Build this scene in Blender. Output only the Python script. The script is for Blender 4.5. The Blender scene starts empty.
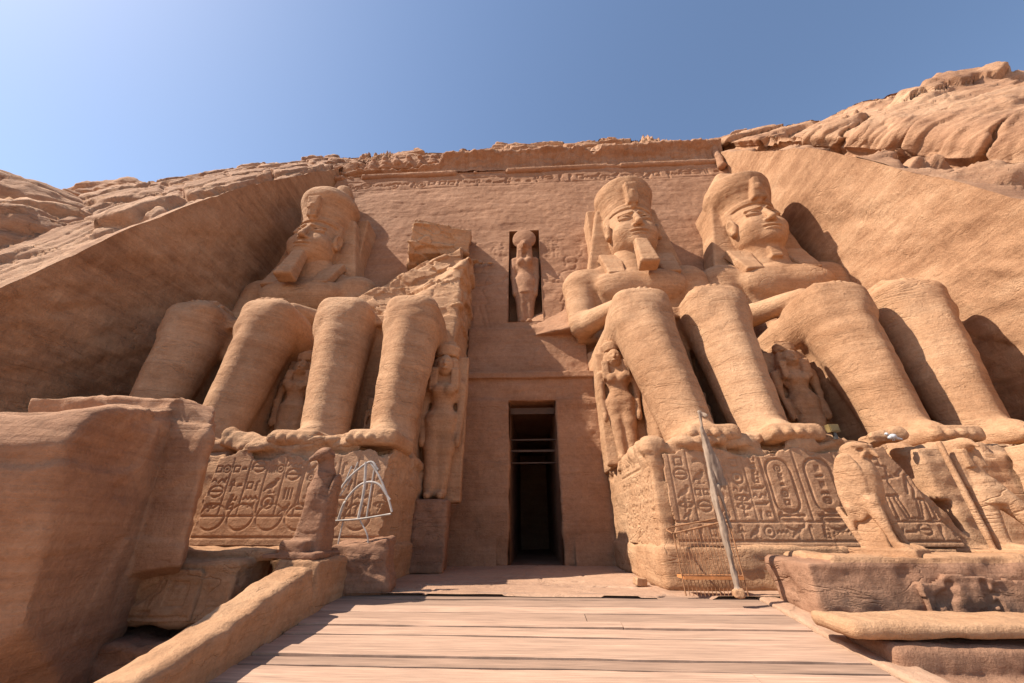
import bpy, math
import numpy as np
from mathutils import Vector, Matrix, Euler

# ------------------------------------------------------------------ camera, sky, sun, exposure
scene = bpy.context.scene
COL = scene.collection
CAM = np.array([-.1, -18., 1.45]); FPX = 370.0
PITCH, YAW = math.radians(27), math.radians(3)
cd = bpy.data.cameras.new('camera'); cam = bpy.data.objects.new('camera', cd); COL.objects.link(cam)
cd.sensor_width = 36; cd.lens = FPX / 1024 * 36; cd.clip_end = 3000; cd.clip_start = .05
cam.location = CAM; cam.rotation_euler = (math.pi / 2 + PITCH, 0, YAW)
scene.camera = cam
SUN = Vector((.82, .19, -1.0)).normalized()            # the way the light travels
world = bpy.data.worlds.new('World'); scene.world = world; world.use_nodes = True
wn = world.node_tree.nodes; bg = wn['Background']
sky = wn.new('ShaderNodeTexSky'); sky.sky_type = 'NISHITA'; sky.sun_disc = False
sky.sun_elevation = math.asin(-SUN.z); sky.sun_rotation = math.atan2(-SUN.x, -SUN.y)
sky.altitude = 200; sky.air_density = 1.0; sky.dust_density = .6; sky.ozone_density = .7
world.node_tree.links.new(sky.outputs['Color'], bg.inputs['Color']); bg.inputs['Strength'].default_value = .112
sl = bpy.data.lights.new('sun', 'SUN'); so = bpy.data.objects.new('sun', sl); COL.objects.link(so)
sl.energy = 5.0; sl.angle = math.radians(.53); sl.color = (1, .93, .82)
so.rotation_euler = SUN.to_track_quat('-Z', 'Y').to_euler(); so.location = (-40, -30, 60)
vs = scene.view_settings
vs.view_transform = 'Standard'; vs.look = 'None'; vs.exposure = 0.84; vs.gamma = 1; vs.use_curve_mapping = False

# ------------------------------------------------------------------ survey: directions measured in the photograph
_F = np.array([-math.sin(YAW) * math.cos(PITCH), math.cos(YAW) * math.cos(PITCH), math.sin(PITCH)])
_R = np.array([math.cos(YAW), math.sin(YAW), 0]); _U = np.cross(_R, _F)
def ray(px, py): return _F * FPX + _R * (px - 512) + _U * (341.5 - py)
def aty(px, py, y): d = ray(px, py); return CAM + d * (y - CAM[1]) / d[1]
def atplane(px, py, x0, s):                             # plane x = x0 + s*z
    d = ray(px, py); t = (x0 + s * CAM[2] - CAM[0]) / (d[0] - s * d[2]); return CAM + d * t
BAT = .15                                               # batter of the facade: y = BAT*z

# ------------------------------------------------------------------ noise
def _h(ix, iy, iz, seed):
    n = (ix.astype(np.int64) * 374761393 + iy.astype(np.int64) * 668265263 + iz.astype(np.int64) * 2147483647 + seed * 974711) & 0xffffffff
    n = ((n ^ (n >> 13)) * 1274126177) & 0xffffffff
    n = ((n ^ (n >> 16)) * 2246822519) & 0xffffffff
    return ((n ^ (n >> 15)) & 0xffff).astype(np.float32) / 32767.5 - 1
def vnoise(P, seed=0):
    i = np.floor(P).astype(np.int64); f = (P - i).astype(np.float32); u = f * f * f * (f * (f * 6 - 15) + 10)
    x, y, z = i[:, 0], i[:, 1], i[:, 2]; r = 0
    for a in (0, 1):
        for b in (0, 1):
            for c in (0, 1):
                w = (u[:, 0] if a else 1 - u[:, 0]) * (u[:, 1] if b else 1 - u[:, 1]) * (u[:, 2] if c else 1 - u[:, 2])
                r = r + w * _h(x + a, y + b, z + c, seed)
    return r
def fbm(P, sc=1., oc=4, seed=0, gain=.5):
    P = np.asarray(P, float) / np.asarray(sc, float); r = 0; a = 1.
    for o in range(oc):
        r = r + a * vnoise(P, seed + o * 17); P = P * 2.03 + 3.7; a *= gain
    return r
def ridged(P, sc=1., oc=4, seed=0):
    P = np.asarray(P, float) / np.asarray(sc, float); r = 0; a = 1.
    for o in range(oc):
        r = r + a * (1 - np.abs(vnoise(P, seed + o * 13)) * 2); P = P * 2.1 + 1.3; a *= .5
    return r
def layers(P, c, T, L, seed, sharp=.16):
    """beds of rock: each bed steps in or out by its own amount, broken into blocks along its length"""
    k = c / T; i = np.floor(k); f = k - i
    def off(ii): return vnoise(np.stack([P[:, 0] / L + ii * 3.71, P[:, 1] / L + ii * 1.37, ii * 5.13 + .5 + 0 * P[:, 0]], 1), seed)
    a = off(i); b = off(i + 1); w = sstep(1 - sharp, 1, f)
    return a * (1 - w) + b * w - .35 * (2 * f - 1) ** 8
def slabs(Q, seed, groove=.10):
    """blocks split by joints: one offset for each block, a dark joint between neighbours"""
    Q = np.asarray(Q, float); i = np.floor(Q).astype(np.int64); f1 = np.full(len(Q), 9.); f2 = f1.copy(); h = np.zeros(len(Q))
    for a in (-1, 0, 1):
        for b in (-1, 0, 1):
            for c in (-1, 0, 1):
                x, y, z = i[:, 0] + a, i[:, 1] + b, i[:, 2] + c
                p = np.stack([x + .5 + .42 * _h(x, y, z, seed), y + .5 + .42 * _h(x, y, z, seed + 1), z + .5 + .42 * _h(x, y, z, seed + 2)], 1)
                d = np.linalg.norm(Q - p, axis=1); n = d < f1; f2 = np.where(n, f1, np.minimum(f2, d)); h = np.where(n, _h(x, y, z, seed + 3), h); f1 = np.where(n, d, f1)
    e = f2 - f1; return h * sstep(0, .05, e), 1 - sstep(0, groove, e)
def sstep(a, b, x): t = np.clip((x - a) / (b - a), 0, 1); return t * t * (3 - 2 * t)

# ------------------------------------------------------------------ objects
def tag(o, label=None, cat=None, group=None, kind=None):
    if label: o['label'] = label
    if cat: o['category'] = cat
    if group: o['group'] = group
    if kind: o['kind'] = kind
    return o
def thing(name, label, cat, loc=(0, 0, 0), group=None, rotz=0):
    o = bpy.data.objects.new(name, None); COL.objects.link(o); o.location = loc; o.rotation_euler = (0, 0, rotz)
    o.empty_display_size = .3
    return tag(o, label, cat, group)
def link(name, me, mat, parent=None, label=None):
    o = bpy.data.objects.new(name, me); COL.objects.link(o)
    if mat: me.materials.append(mat)
    if parent: o.parent = parent
    if label: o['label'] = label
    return o
def rootloc(o):
    while o.parent: o = o.parent
    return np.array(o.location)
def mesh(name, V, Q, mat, parent=None, smooth=True, normals=None, loc=None, label=None):
    """V: n x 3, Q: list of index arrays (m x 3 or m x 4); world coordinates, moved into the parent's space"""
    V = np.asarray(V, np.float32)
    if parent is not None: V = V - rootloc(parent).astype(np.float32)
    elif loc is not None: V = V - np.asarray(loc, np.float32)
    if isinstance(Q, np.ndarray): Q = [Q]
    me = bpy.data.meshes.new(name)
    me.vertices.add(len(V)); me.vertices.foreach_set('co', V.ravel())
    nl = sum(q.size for q in Q); npoly = sum(len(q) for q in Q)
    me.loops.add(nl); me.loops.foreach_set('vertex_index', np.concatenate([q.ravel() for q in Q]).astype(np.int32))
    tot = np.concatenate([np.full(len(q), q.shape[1], np.int32) for q in Q])
    me.polygons.add(npoly); me.polygons.foreach_set('loop_start', (np.cumsum(tot) - tot).astype(np.int32))
    me.update(calc_edges=True)
    me.validate()
    me.polygons.foreach_set('use_smooth', np.full(len(me.polygons), smooth))
    if normals is not None: me.normals_split_custom_set_from_vertices(normals.tolist())
    o = link(name, me, mat, parent, label)
    if parent is None and loc is not None: o.location = loc
    return o
def vnormals(V, Q):
    N = np.zeros_like(V, dtype=np.float64)
    for q in ([Q] if isinstance(Q, np.ndarray) else Q):
        a, b, c, d = V[q[:, 0]], V[q[:, 1]], V[q[:, 2]], V[q[:, -1]]
        n = np.cross(c - a, d - b) if q.shape[1] == 4 else np.cross(b - a, c - a)
        for k in range(q.shape[1]):
            for ax in range(3): N[:, ax] += np.bincount(q[:, k], n[:, ax], len(V))
    return N / np.maximum(np.linalg.norm(N, axis=1, keepdims=True), 1e-9)
def grid_faces(nu, nv, flip=False):
    i = np.arange(nu * nv).reshape(nu, nv)
    q = np.stack([i[:-1, :-1], i[1:, :-1], i[1:, 1:], i[:-1, 1:]], -1).reshape(-1, 4)
    return q[:, ::-1].copy() if flip else q

# ------------------------------------------------------------------ sculpting: signed distances on a grid, then a net of quads
def rotm(e):
    return np.array(Euler([math.radians(a) for a in e]).to_matrix()).T
class Sculpt:
    def __init__(s): s.ops = []
    def _add(s, part, f, lo, hi, k, cut):
        s.ops.append((part, f, np.array(lo, float), np.array(hi, float), k, cut))
    @staticmethod
    def _loc(X, Y, Z, c, M):
        x, y, z = X - c[0], Y - c[1], Z - c[2]
        if M is None: return x, y, z
        return tuple(M[i, 0] * x + M[i, 1] * y + M[i, 2] * z for i in range(3))
    def ell(s, part, c, r, k=.2, rot=None, cut=False):
        M = rotm(rot) if rot else None; R = max(r) if rot else None
        def f(X, Y, Z):
            x, y, z = s._loc(X, Y, Z, c, M)
            k0 = np.sqrt((x / r[0]) ** 2 + (y / r[1]) ** 2 + (z / r[2]) ** 2)
            k1 = np.sqrt((x / r[0] ** 2) ** 2 + (y / r[1] ** 2) ** 2 + (z / r[2] ** 2) ** 2) + 1e-6
            return k0 * (k0 - 1) / k1
        e = np.array([R] * 3) if rot else np.array(r)
        s._add(part, f, np.array(c) - e, np.array(c) + e, k, cut)
    def cap(s, part, a, b, ra, rb, k=.2, cut=False):
        a = np.array(a, float); b = np.array(b, float); d = b - a; L = d @ d + 1e-9
        def f(X, Y, Z):
            x, y, z = X - a[0], Y - a[1], Z - a[2]
            t = np.clip((x * d[0] + y * d[1] + z * d[2]) / L, 0, 1)
            return np.sqrt((x - t * d[0]) ** 2 + (y - t * d[1]) ** 2 + (z - t * d[2]) ** 2) - (ra + (rb - ra) * t)
        m = max(ra, rb); s._add(part, f, np.minimum(a, b) - m, np.maximum(a, b) + m, k, cut)
    def box(s, part, c, h, rnd=.1, k=.2, rot=None, taper=(1, 1), tapery=(1, 1), cut=False):
        """taper: scale of the half-width in x at the bottom and at the top"""
        M = rotm(rot) if rot else None
        def f(X, Y, Z):
            x, y, z = s._loc(X, Y, Z, c, M); t = np.clip(z / (2 * h[2]) + .5, 0, 1)
            qx = np.abs(x) - h[0] * (taper[0] + (taper[1] - taper[0]) * t) + rnd
            qy = np.abs(y) - h[1] * (tapery[0] + (tapery[1] - tapery[0]) * t) + rnd
            qz = np.abs(z) - h[2] + rnd
            return np.sqrt(np.maximum(qx, 0) ** 2 + np.maximum(qy, 0) ** 2 + np.maximum(qz, 0) ** 2) + np.minimum(np.maximum(np.maximum(qx, qy), qz), 0) - rnd
        e = np.array([h[0] * max(taper), h[1] * max(tapery), h[2]])
        if rot: e = np.array([np.linalg.norm(e)] * 3)
        s._add(part, f, np.array(c) - e, np.array(c) + e, k, cut)
    def cyl(s, part, c, rx, ry, hz, rnd=.1, k=.2, taper=(1, 1), rot=None, cut=False):
        M = rotm(rot) if rot else None
        def f(X, Y, Z):
            x, y, z = s._loc(X, Y, Z, c, M); t = np.clip(z / (2 * hz) + .5, 0, 1); sc = taper[0] + (taper[1] - taper[0]) * t
            q = (np.sqrt((x / rx) ** 2 + (y / ry) ** 2) - sc) * min(rx, ry) + rnd; w = np.abs(z) - hz + rnd
            return np.sqrt(np.maximum(q, 0) ** 2 + np.maximum(w, 0) ** 2) + np.minimum(np.maximum(q, w), 0) - rnd
        e = np.array([rx * max(taper), ry * max(taper), hz])
        if rot: e = np.array([np.linalg.norm(e)] * 3)
        s._add(part, f, np.array(c) - e, np.array(c) + e, k, cut)
    def planes(s, part, pl, lo, hi, k=.2, soft=.1, cut=False):
        """convex block: list of (normal, point)"""
        P = [(np.array(n, float) / np.linalg.norm(n), np.array(p, float)) for n, p in pl]
        def f(X, Y, Z):
            d = None
            for n, p in P:
                e = n[0] * (X - p[0]) + n[1] * (Y - p[1]) + n[2] * (Z - p[2])
                if d is None: d = e
                else:
                    h = np.maximum(soft - np.abs(d - e), 0) / soft; d = np.maximum(d, e) + h * h * soft * .25
            return d
        s._add(part, f, lo, hi, k, cut)
    def build(s, h, lo=None, hi=None, disp=None, field_noise=None):
        LO = np.min([o[2] for o in s.ops if not o[5]], 0) - 4 * h if lo is None else np.array(lo, float)
        HI = np.max([o[3] for o in s.ops if not o[5]], 0) + 4 * h if hi is None else np.array(hi, float)
        n = np.ceil((HI - LO) / h).astype(int) + 1
        ax = [(LO[i] + h * np.arange(n[i])).astype(np.float32) for i in range(3)]
        F = np.full(n, 2., np.float32)
        for part, f, a, b, k, cut in s.ops:
            m = k + 3 * h
            i0 = np.clip(np.floor((a - m - LO) / h).astype(int), 0, n); i1 = np.clip(np.ceil((b + m - LO) / h).astype(int) + 1, 0, n)
            if (i1 <= i0).any(): continue
            sl = tuple(slice(i0[i], i1[i]) for i in range(3))
            X = ax[0][sl[0]][:, None, None]; Y = ax[1][sl[1]][None, :, None]; Z = ax[2][sl[2]][None, None, :]
            d = f(X, Y, Z).astype(np.float32); g = F[sl]
            if cut:
                d = -d; hh = np.maximum(k - np.abs(g - d), 0) / max(k, 1e-6); F[sl] = np.maximum(g, d) + hh * hh * k * .25
            else:
                hh = np.maximum(k - np.abs(g - d), 0) / max(k, 1e-6); F[sl] = np.minimum(g, d) - hh * hh * k * .25
        V, Q = nets(F, LO, h)
        s.lab0 = V.copy()
        if disp is not None:
            N = vnormals(V, Q); V = V + N * disp(V, N)[:, None]
        return V, Q
    def labels(s, V, Q):
        C = s.lab0[Q].mean(1); parts = []; best = np.full(len(C), 1e9); lab = np.zeros(len(C), int)
        for part, f, a, b, k, cut in s.ops:
            if cut: continue
            if part not in parts: parts.append(part)
            d = f(C[:, 0], C[:, 1], C[:, 2]); w = d < best; best[w] = d[w]; lab[w] = parts.index(part)
        return parts, lab
    def emit(s, h, mat, root, disp=None, mats={}, loc=None, **kw):
        """one mesh object per part; 'head/ear' is a sub-part of head; a trailing # separates twins"""
        V, Q = s.build(h, disp=disp, **kw); N = vnormals(V, Q); parts, lab = s.labels(V, Q); objs = {}
        for i, p in sorted(enumerate(parts), key=lambda t: t[1].count('/')):
            q = Q[lab == i]
            if not len(q): continue
            u, inv = np.unique(q, return_inverse=True)
            par = objs.get(p.rsplit('/', 1)[0], root) if '/' in p else root
            nm = p.rsplit('/', 1)[-1].split('#')[0]
            objs[p] = mesh(nm, V[u], inv.reshape(q.shape), mats.get(nm, mat), par, normals=N[u])
        return objs
def nets(F, LO, h):
    S = F < 0; n = np.array(F.shape)
    c = np.zeros(n - 1, np.uint8)
    for a in (0, 1):
        for b in (0, 1):
            for d in (0, 1): c += S[a:n[0] - 1 + a, b:n[1] - 1 + b, d:n[2] - 1 + d]
    cells = np.argwhere((c > 0) & (c < 8)); idx = np.full(n - 1, -1, np.int32); idx[tuple(cells.T)] = np.arange(len(cells))
    acc = np.zeros((len(cells), 3)); cnt = np.zeros(len(cells))
    cor = [(a, b, d) for a in (0, 1) for b in (0, 1) for d in (0, 1)]
    val = {o: F[tuple((cells + o).T)] for o in cor}
    for o in cor:
        for k in range(3):
            if o[k]: continue
            p = list(o); p[k] = 1; p = tuple(p); f0, f1 = val[o], val[p]
            m = (f0 < 0) != (f1 < 0); t = f0[m] / (f0[m] - f1[m])
            q = np.tile(np.array(o, float), (m.sum(), 1)); q[:, k] += t; acc[m] += q; cnt[m] += 1
    V = LO + h * (cells + acc / cnt[:, None])
    Q = []
    for k in range(3):
        a, b = (k + 1) % 3, (k + 2) % 3
        s0 = [slice(1, -1)] * 3; s1 = [slice(1, -1)] * 3
        s0[k] = slice(0, n[k] - 1); s1[k] = slice(1, n[k])
        A, B = S[tuple(s0)], S[tuple(s1)]
        off = np.array([1, 1, 1]); off[k] = 0
        for sgn in (0, 1):
            e = np.argwhere((A & ~B) if sgn == 0 else (~A & B)) + off
            if not len(e): continue
            ea = np.eye(3, dtype=int)[a]; eb = np.eye(3, dtype=int)[b]
            q = np.stack([idx[tuple((e - ea - eb).T)], idx[tuple((e - eb).T)], idx[tuple(e.T)], idx[tuple((e - ea).T)]], 1)
            Q.append(q if sgn == 0 else q[:, ::-1])
    Q = np.concatenate(Q); Q = Q[(Q >= 0).all(1)]
    return V, Q

# ------------------------------------------------------------------ materials
def stone(name, c_dark, c_mid, c_light, strata=1., bump=.5, fine=1., streak=None, pits=.5, cracks=1.):
    m = bpy.data.materials.new(name); m.use_nodes = True; nt = m.node_tree; N = nt.nodes; L = nt.links
    b = N['Principled BSDF']; b.inputs['Roughness'].default_value = .92; b.inputs['Specular IOR Level'].default_value = .15
    geo = N.new('ShaderNodeNewGeometry')
    def mapping(sc, rot=(0, 0, 0)):
        mp = N.new('ShaderNodeMapping'); mp.inputs['Scale'].default_value = sc; mp.inputs['Rotation'].default_value = [math.radians(a) for a in rot]
        L.new(geo.outputs['Position'], mp.inputs['Vector']); return mp
    def noise(mp, sc, det=5, rough=.55, dist=0):
        n = N.new('ShaderNodeTexNoise'); n.inputs['Scale'].default_value = sc; n.inputs['Detail'].default_value = det
        n.inputs['Roughness'].default_value = rough; n.inputs['Distortion'].default_value = dist
        L.new(mp.outputs[0], n.inputs['Vector']); return n
    def math_(op, a, b_, c=None):
        n = N.new('ShaderNodeMath'); n.operation = op
        for i, v in enumerate((a, b_, c)):
            if v is None: continue
            if isinstance(v, (int, float)): n.inputs[i].default_value = v
            else: L.new(v, n.inputs[i])
        return n.outputs[0]
    flat = mapping((1, 1, 1)); lay = mapping((.10, .10, 1.5), (2, 1.2, 0)) if streak is None else mapping((.10, .10, 1.5), streak)
    lay2 = mapping((.5, .5, 11), (3, 4, 0)) if streak is None else mapping((.6, .6, 4), streak)
    n1 = noise(lay, 1.0, 6, .6, .3); n2 = noise(lay2, 1.0, 5, .6, .2); n3 = noise(flat, .22, 4, .55); n4 = noise(flat, 5, 10, .72); n5 = noise(flat, 1.4, 6, .6)
    f = math_('MULTIPLY_ADD', n1.outputs['Fac'], .55 * strata, math_('MULTIPLY_ADD', n3.outputs['Fac'], .75, math_('MULTIPLY', n2.outputs['Fac'], .32 * strata)))
    f = math_('MULTIPLY_ADD', n5.outputs['Fac'], .35, f)
    f = math_('SUBTRACT', f, .275 * strata + .375 + .16 * strata + .175 - .5)
    r = N.new('ShaderNodeValToRGB'); el = r.color_ramp.elements
    el[0].position = .30; el[0].color = (*c_dark, 1); el[1].position = .72; el[1].color = (*c_light, 1)
    e = el.new(.5); e.color = (*c_mid, 1); L.new(f, r.inputs['Fac'])
    n6 = noise(flat, 16, 4, .7)
    v = math_('MULTIPLY_ADD', n4.outputs['Fac'], .75 * fine, math_('MULTIPLY_ADD', n6.outputs['Fac'], .5 * fine, 1 - .625 * fine))
    mx = N.new('ShaderNodeVectorMath'); mx.operation = 'SCALE'; L.new(r.outputs['Color'], mx.inputs[0]); L.new(v, mx.inputs['Scale'])
    L.new(mx.outputs[0], b.inputs['Base Color'])
    # relief of the surface: grain, thin beds, pits
    vo = N.new('ShaderNodeTexVoronoi'); vo.inputs['Scale'].default_value = 5.5; L.new(flat.outputs[0], vo.inputs['Vector'])
    pit = math_('SMOOTH_MIN', vo.outputs['Distance'], .16, .05)
    hgt = math_('MULTIPLY_ADD', n2.outputs['Fac'], .28 * strata, math_('MULTIPLY_ADD', n4.outputs['Fac'], .62, math_('MULTIPLY', pit, pits)))
    hgt = math_('MULTIPLY_ADD', n6.outputs['Fac'], .3, math_('MULTIPLY_ADD', n5.outputs['Fac'], .25, hgt))
    # hairline cracks along the beds and flaked patches with a crisp edge
    cm = mapping((.22, .22, .9), (2, 3, 0)) if streak is None else mapping((.3, .3, .8), streak)
    msk = N.new('ShaderNodeMapRange'); n9 = noise(flat, .33, 3, .5); L.new(n9.outputs['Fac'], msk.inputs['Value']); msk.inputs['From Min'].default_value = .58; msk.inputs['From Max'].default_value = .46
    n7 = noise(cm, 1.0, 4, .5, .8); cr = math_('ABSOLUTE', math_('SUBTRACT', n7.outputs['Fac'], .5), None)
    cr = math_('MULTIPLY', math_('SMOOTH_MIN', math_('MULTIPLY_ADD', msk.outputs['Result'], .02, cr), .012, .006), 60 * cracks); hgt = math_('ADD', hgt, cr)
    fm = mapping((.55, .55, 1.3)); n8 = noise(fm, .8, 7, .6, .4); fl = N.new('ShaderNodeMapRange'); fl.interpolation_type = 'SMOOTHSTEP'
    L.new(n8.outputs['Fac'], fl.inputs['Value']); fl.inputs['From Min'].default_value = .555; fl.inputs['From Max'].default_value = .575
    hgt = math_('MULTIPLY_ADD', fl.outputs['Result'], -.45 * cracks, hgt)
    bp = N.new('ShaderNodeBump'); bp.inputs['Strength'].default_value = bump; bp.inputs['Distance'].default_value = .10
    L.new(hgt, bp.inputs['Height']); L.new(bp.outputs['Normal'], b.inputs['Normal'])
    return m
SAND = stone('sandstone_carved', (0.299, 0.151, 0.076), (0.407, 0.224, 0.121), (0.484, 0.288, 0.165), .9, .8, cracks=.42)
WALLM = stone('sandstone_wall', (0.258, 0.127, 0.070), (0.330, 0.172, 0.097), (0.397, 0.218, 0.129), .8, .8, cracks=.35)
ROCK = stone('sandstone_rock', (0.268, 0.135, 0.076), (0.386, 0.210, 0.119), (0.484, 0.288, 0.171), .9, .9, cracks=.6)
FLANK = stone('sandstone_cut', (0.263, 0.131, 0.068), (0.397, 0.216, 0.117), (0.505, 0.298, 0.171), 1.1, 1., streak=(-38, 0, 0), cracks=.3)
BOULDER = stone('sandstone_boulder', (0.278, 0.139, 0.078), (0.381, 0.205, 0.117), (0.464, 0.273, 0.163), 1., .8, cracks=.15)
RELIEF_SHADED = stone('sandstone_relief_shaded', (0.278, 0.143, 0.076), (0.371, 0.202, 0.112), (0.443, 0.258, 0.151), .8, .6, cracks=.3)  # carved sandstone darkened in its colour to imitate grazing light on the fronts
REDST = stone('sandstone_red', (0.196, 0.096, 0.058), (0.268, 0.139, 0.083), (0.340, 0.187, 0.114), .9, .7)  # reddish stone; on balustrade and ledge fronts its dark colour is painted shade
FLOOR = stone('sandstone_floor', (0.299, 0.172, 0.109), (0.371, 0.220, 0.141), (0.433, 0.268, 0.175), .4, .5)
def plain(name, col, rough=.6, metal=0., var=.3, sc=4, bump=.2, stretch=(1, 1, 1), tone=False):
    m = bpy.data.materials.new(name); m.use_nodes = True; nt = m.node_tree; N = nt.nodes; L = nt.links
    b = N['Principled BSDF']; b.inputs['Roughness'].default_value = rough; b.inputs['Metallic'].default_value = metal
    b.inputs['Specular IOR Level'].default_value = .25
    geo = N.new('ShaderNodeNewGeometry'); mp = N.new('ShaderNodeMapping'); mp.inputs['Scale'].default_value = stretch
    L.new(geo.outputs['Position'], mp.inputs['Vector'])
    n = N.new('ShaderNodeTexNoise'); n.inputs['Scale'].default_value = sc; n.inputs['Detail'].default_value = 7; L.new(mp.outputs[0], n.inputs['Vector'])
    r = N.new('ShaderNodeValToRGB'); el = r.color_ramp.elements
    el[0].position = .3; el[0].color = (*[c * (1 - var) for c in col], 1); el[1].position = .7; el[1].color = (*[min(1, c * (1 + var)) for c in col], 1)
    L.new(n.outputs['Fac'], r.inputs['Fac']); L.new(r.outputs['Color'], b.inputs['Base Color'])
    if tone:                                              # every board has a tone of its own, stored on its vertices, and long grain
        at = N.new('ShaderNodeAttribute'); at.attribute_name = 'tone'; g = N.new('ShaderNodeTexNoise'); g.inputs['Scale'].default_value = 1; g.inputs['Detail'].default_value = 9; g.inputs['Roughness'].default_value = .7
        m2 = N.new('ShaderNodeMapping'); m2.inputs['Scale'].default_value = (1.2, 45, 1); L.new(geo.outputs['Position'], m2.inputs['Vector']); L.new(m2.outputs[0], g.inputs['Vector'])
        k = N.new('ShaderNodeMath'); k.operation = 'MULTIPLY_ADD'; L.new(g.outputs['Fac'], k.inputs[0]); k.inputs[1].default_value = 1.7; k.inputs[2].default_value = .15
        k2 = N.new('ShaderNodeMath'); k2.operation = 'MULTIPLY'; L.new(k.outputs[0], k2.inputs[0]); L.new(at.outputs['Fac'], k2.inputs[1])
        v = N.new('ShaderNodeVectorMath'); v.operation = 'SCALE'; L.new(r.outputs['Color'], v.inputs[0]); L.new(k2.outputs[0], v.inputs['Scale']); L.new(v.outputs[0], b.inputs['Base Color'])
    bp = N.new('ShaderNodeBump'); bp.inputs['Strength'].default_value = bump; bp.inputs['Distance'].default_value = .02
    L.new(n.outputs['Fac'], bp.inputs['Height']); L.new(bp.outputs['Normal'], b.inputs['Normal'])
    return m
WOOD = plain('deck_wood', (.335, .207, .141), .8, 0, .14, 1.6, .4, (.5, 5, 1), tone=True)
DARKWOOD = plain('dark_wood', (.09, .05, .03), .7, 0, .3, 3, .3, (1, 8, 8))
rng = np.random.default_rng(7)

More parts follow.
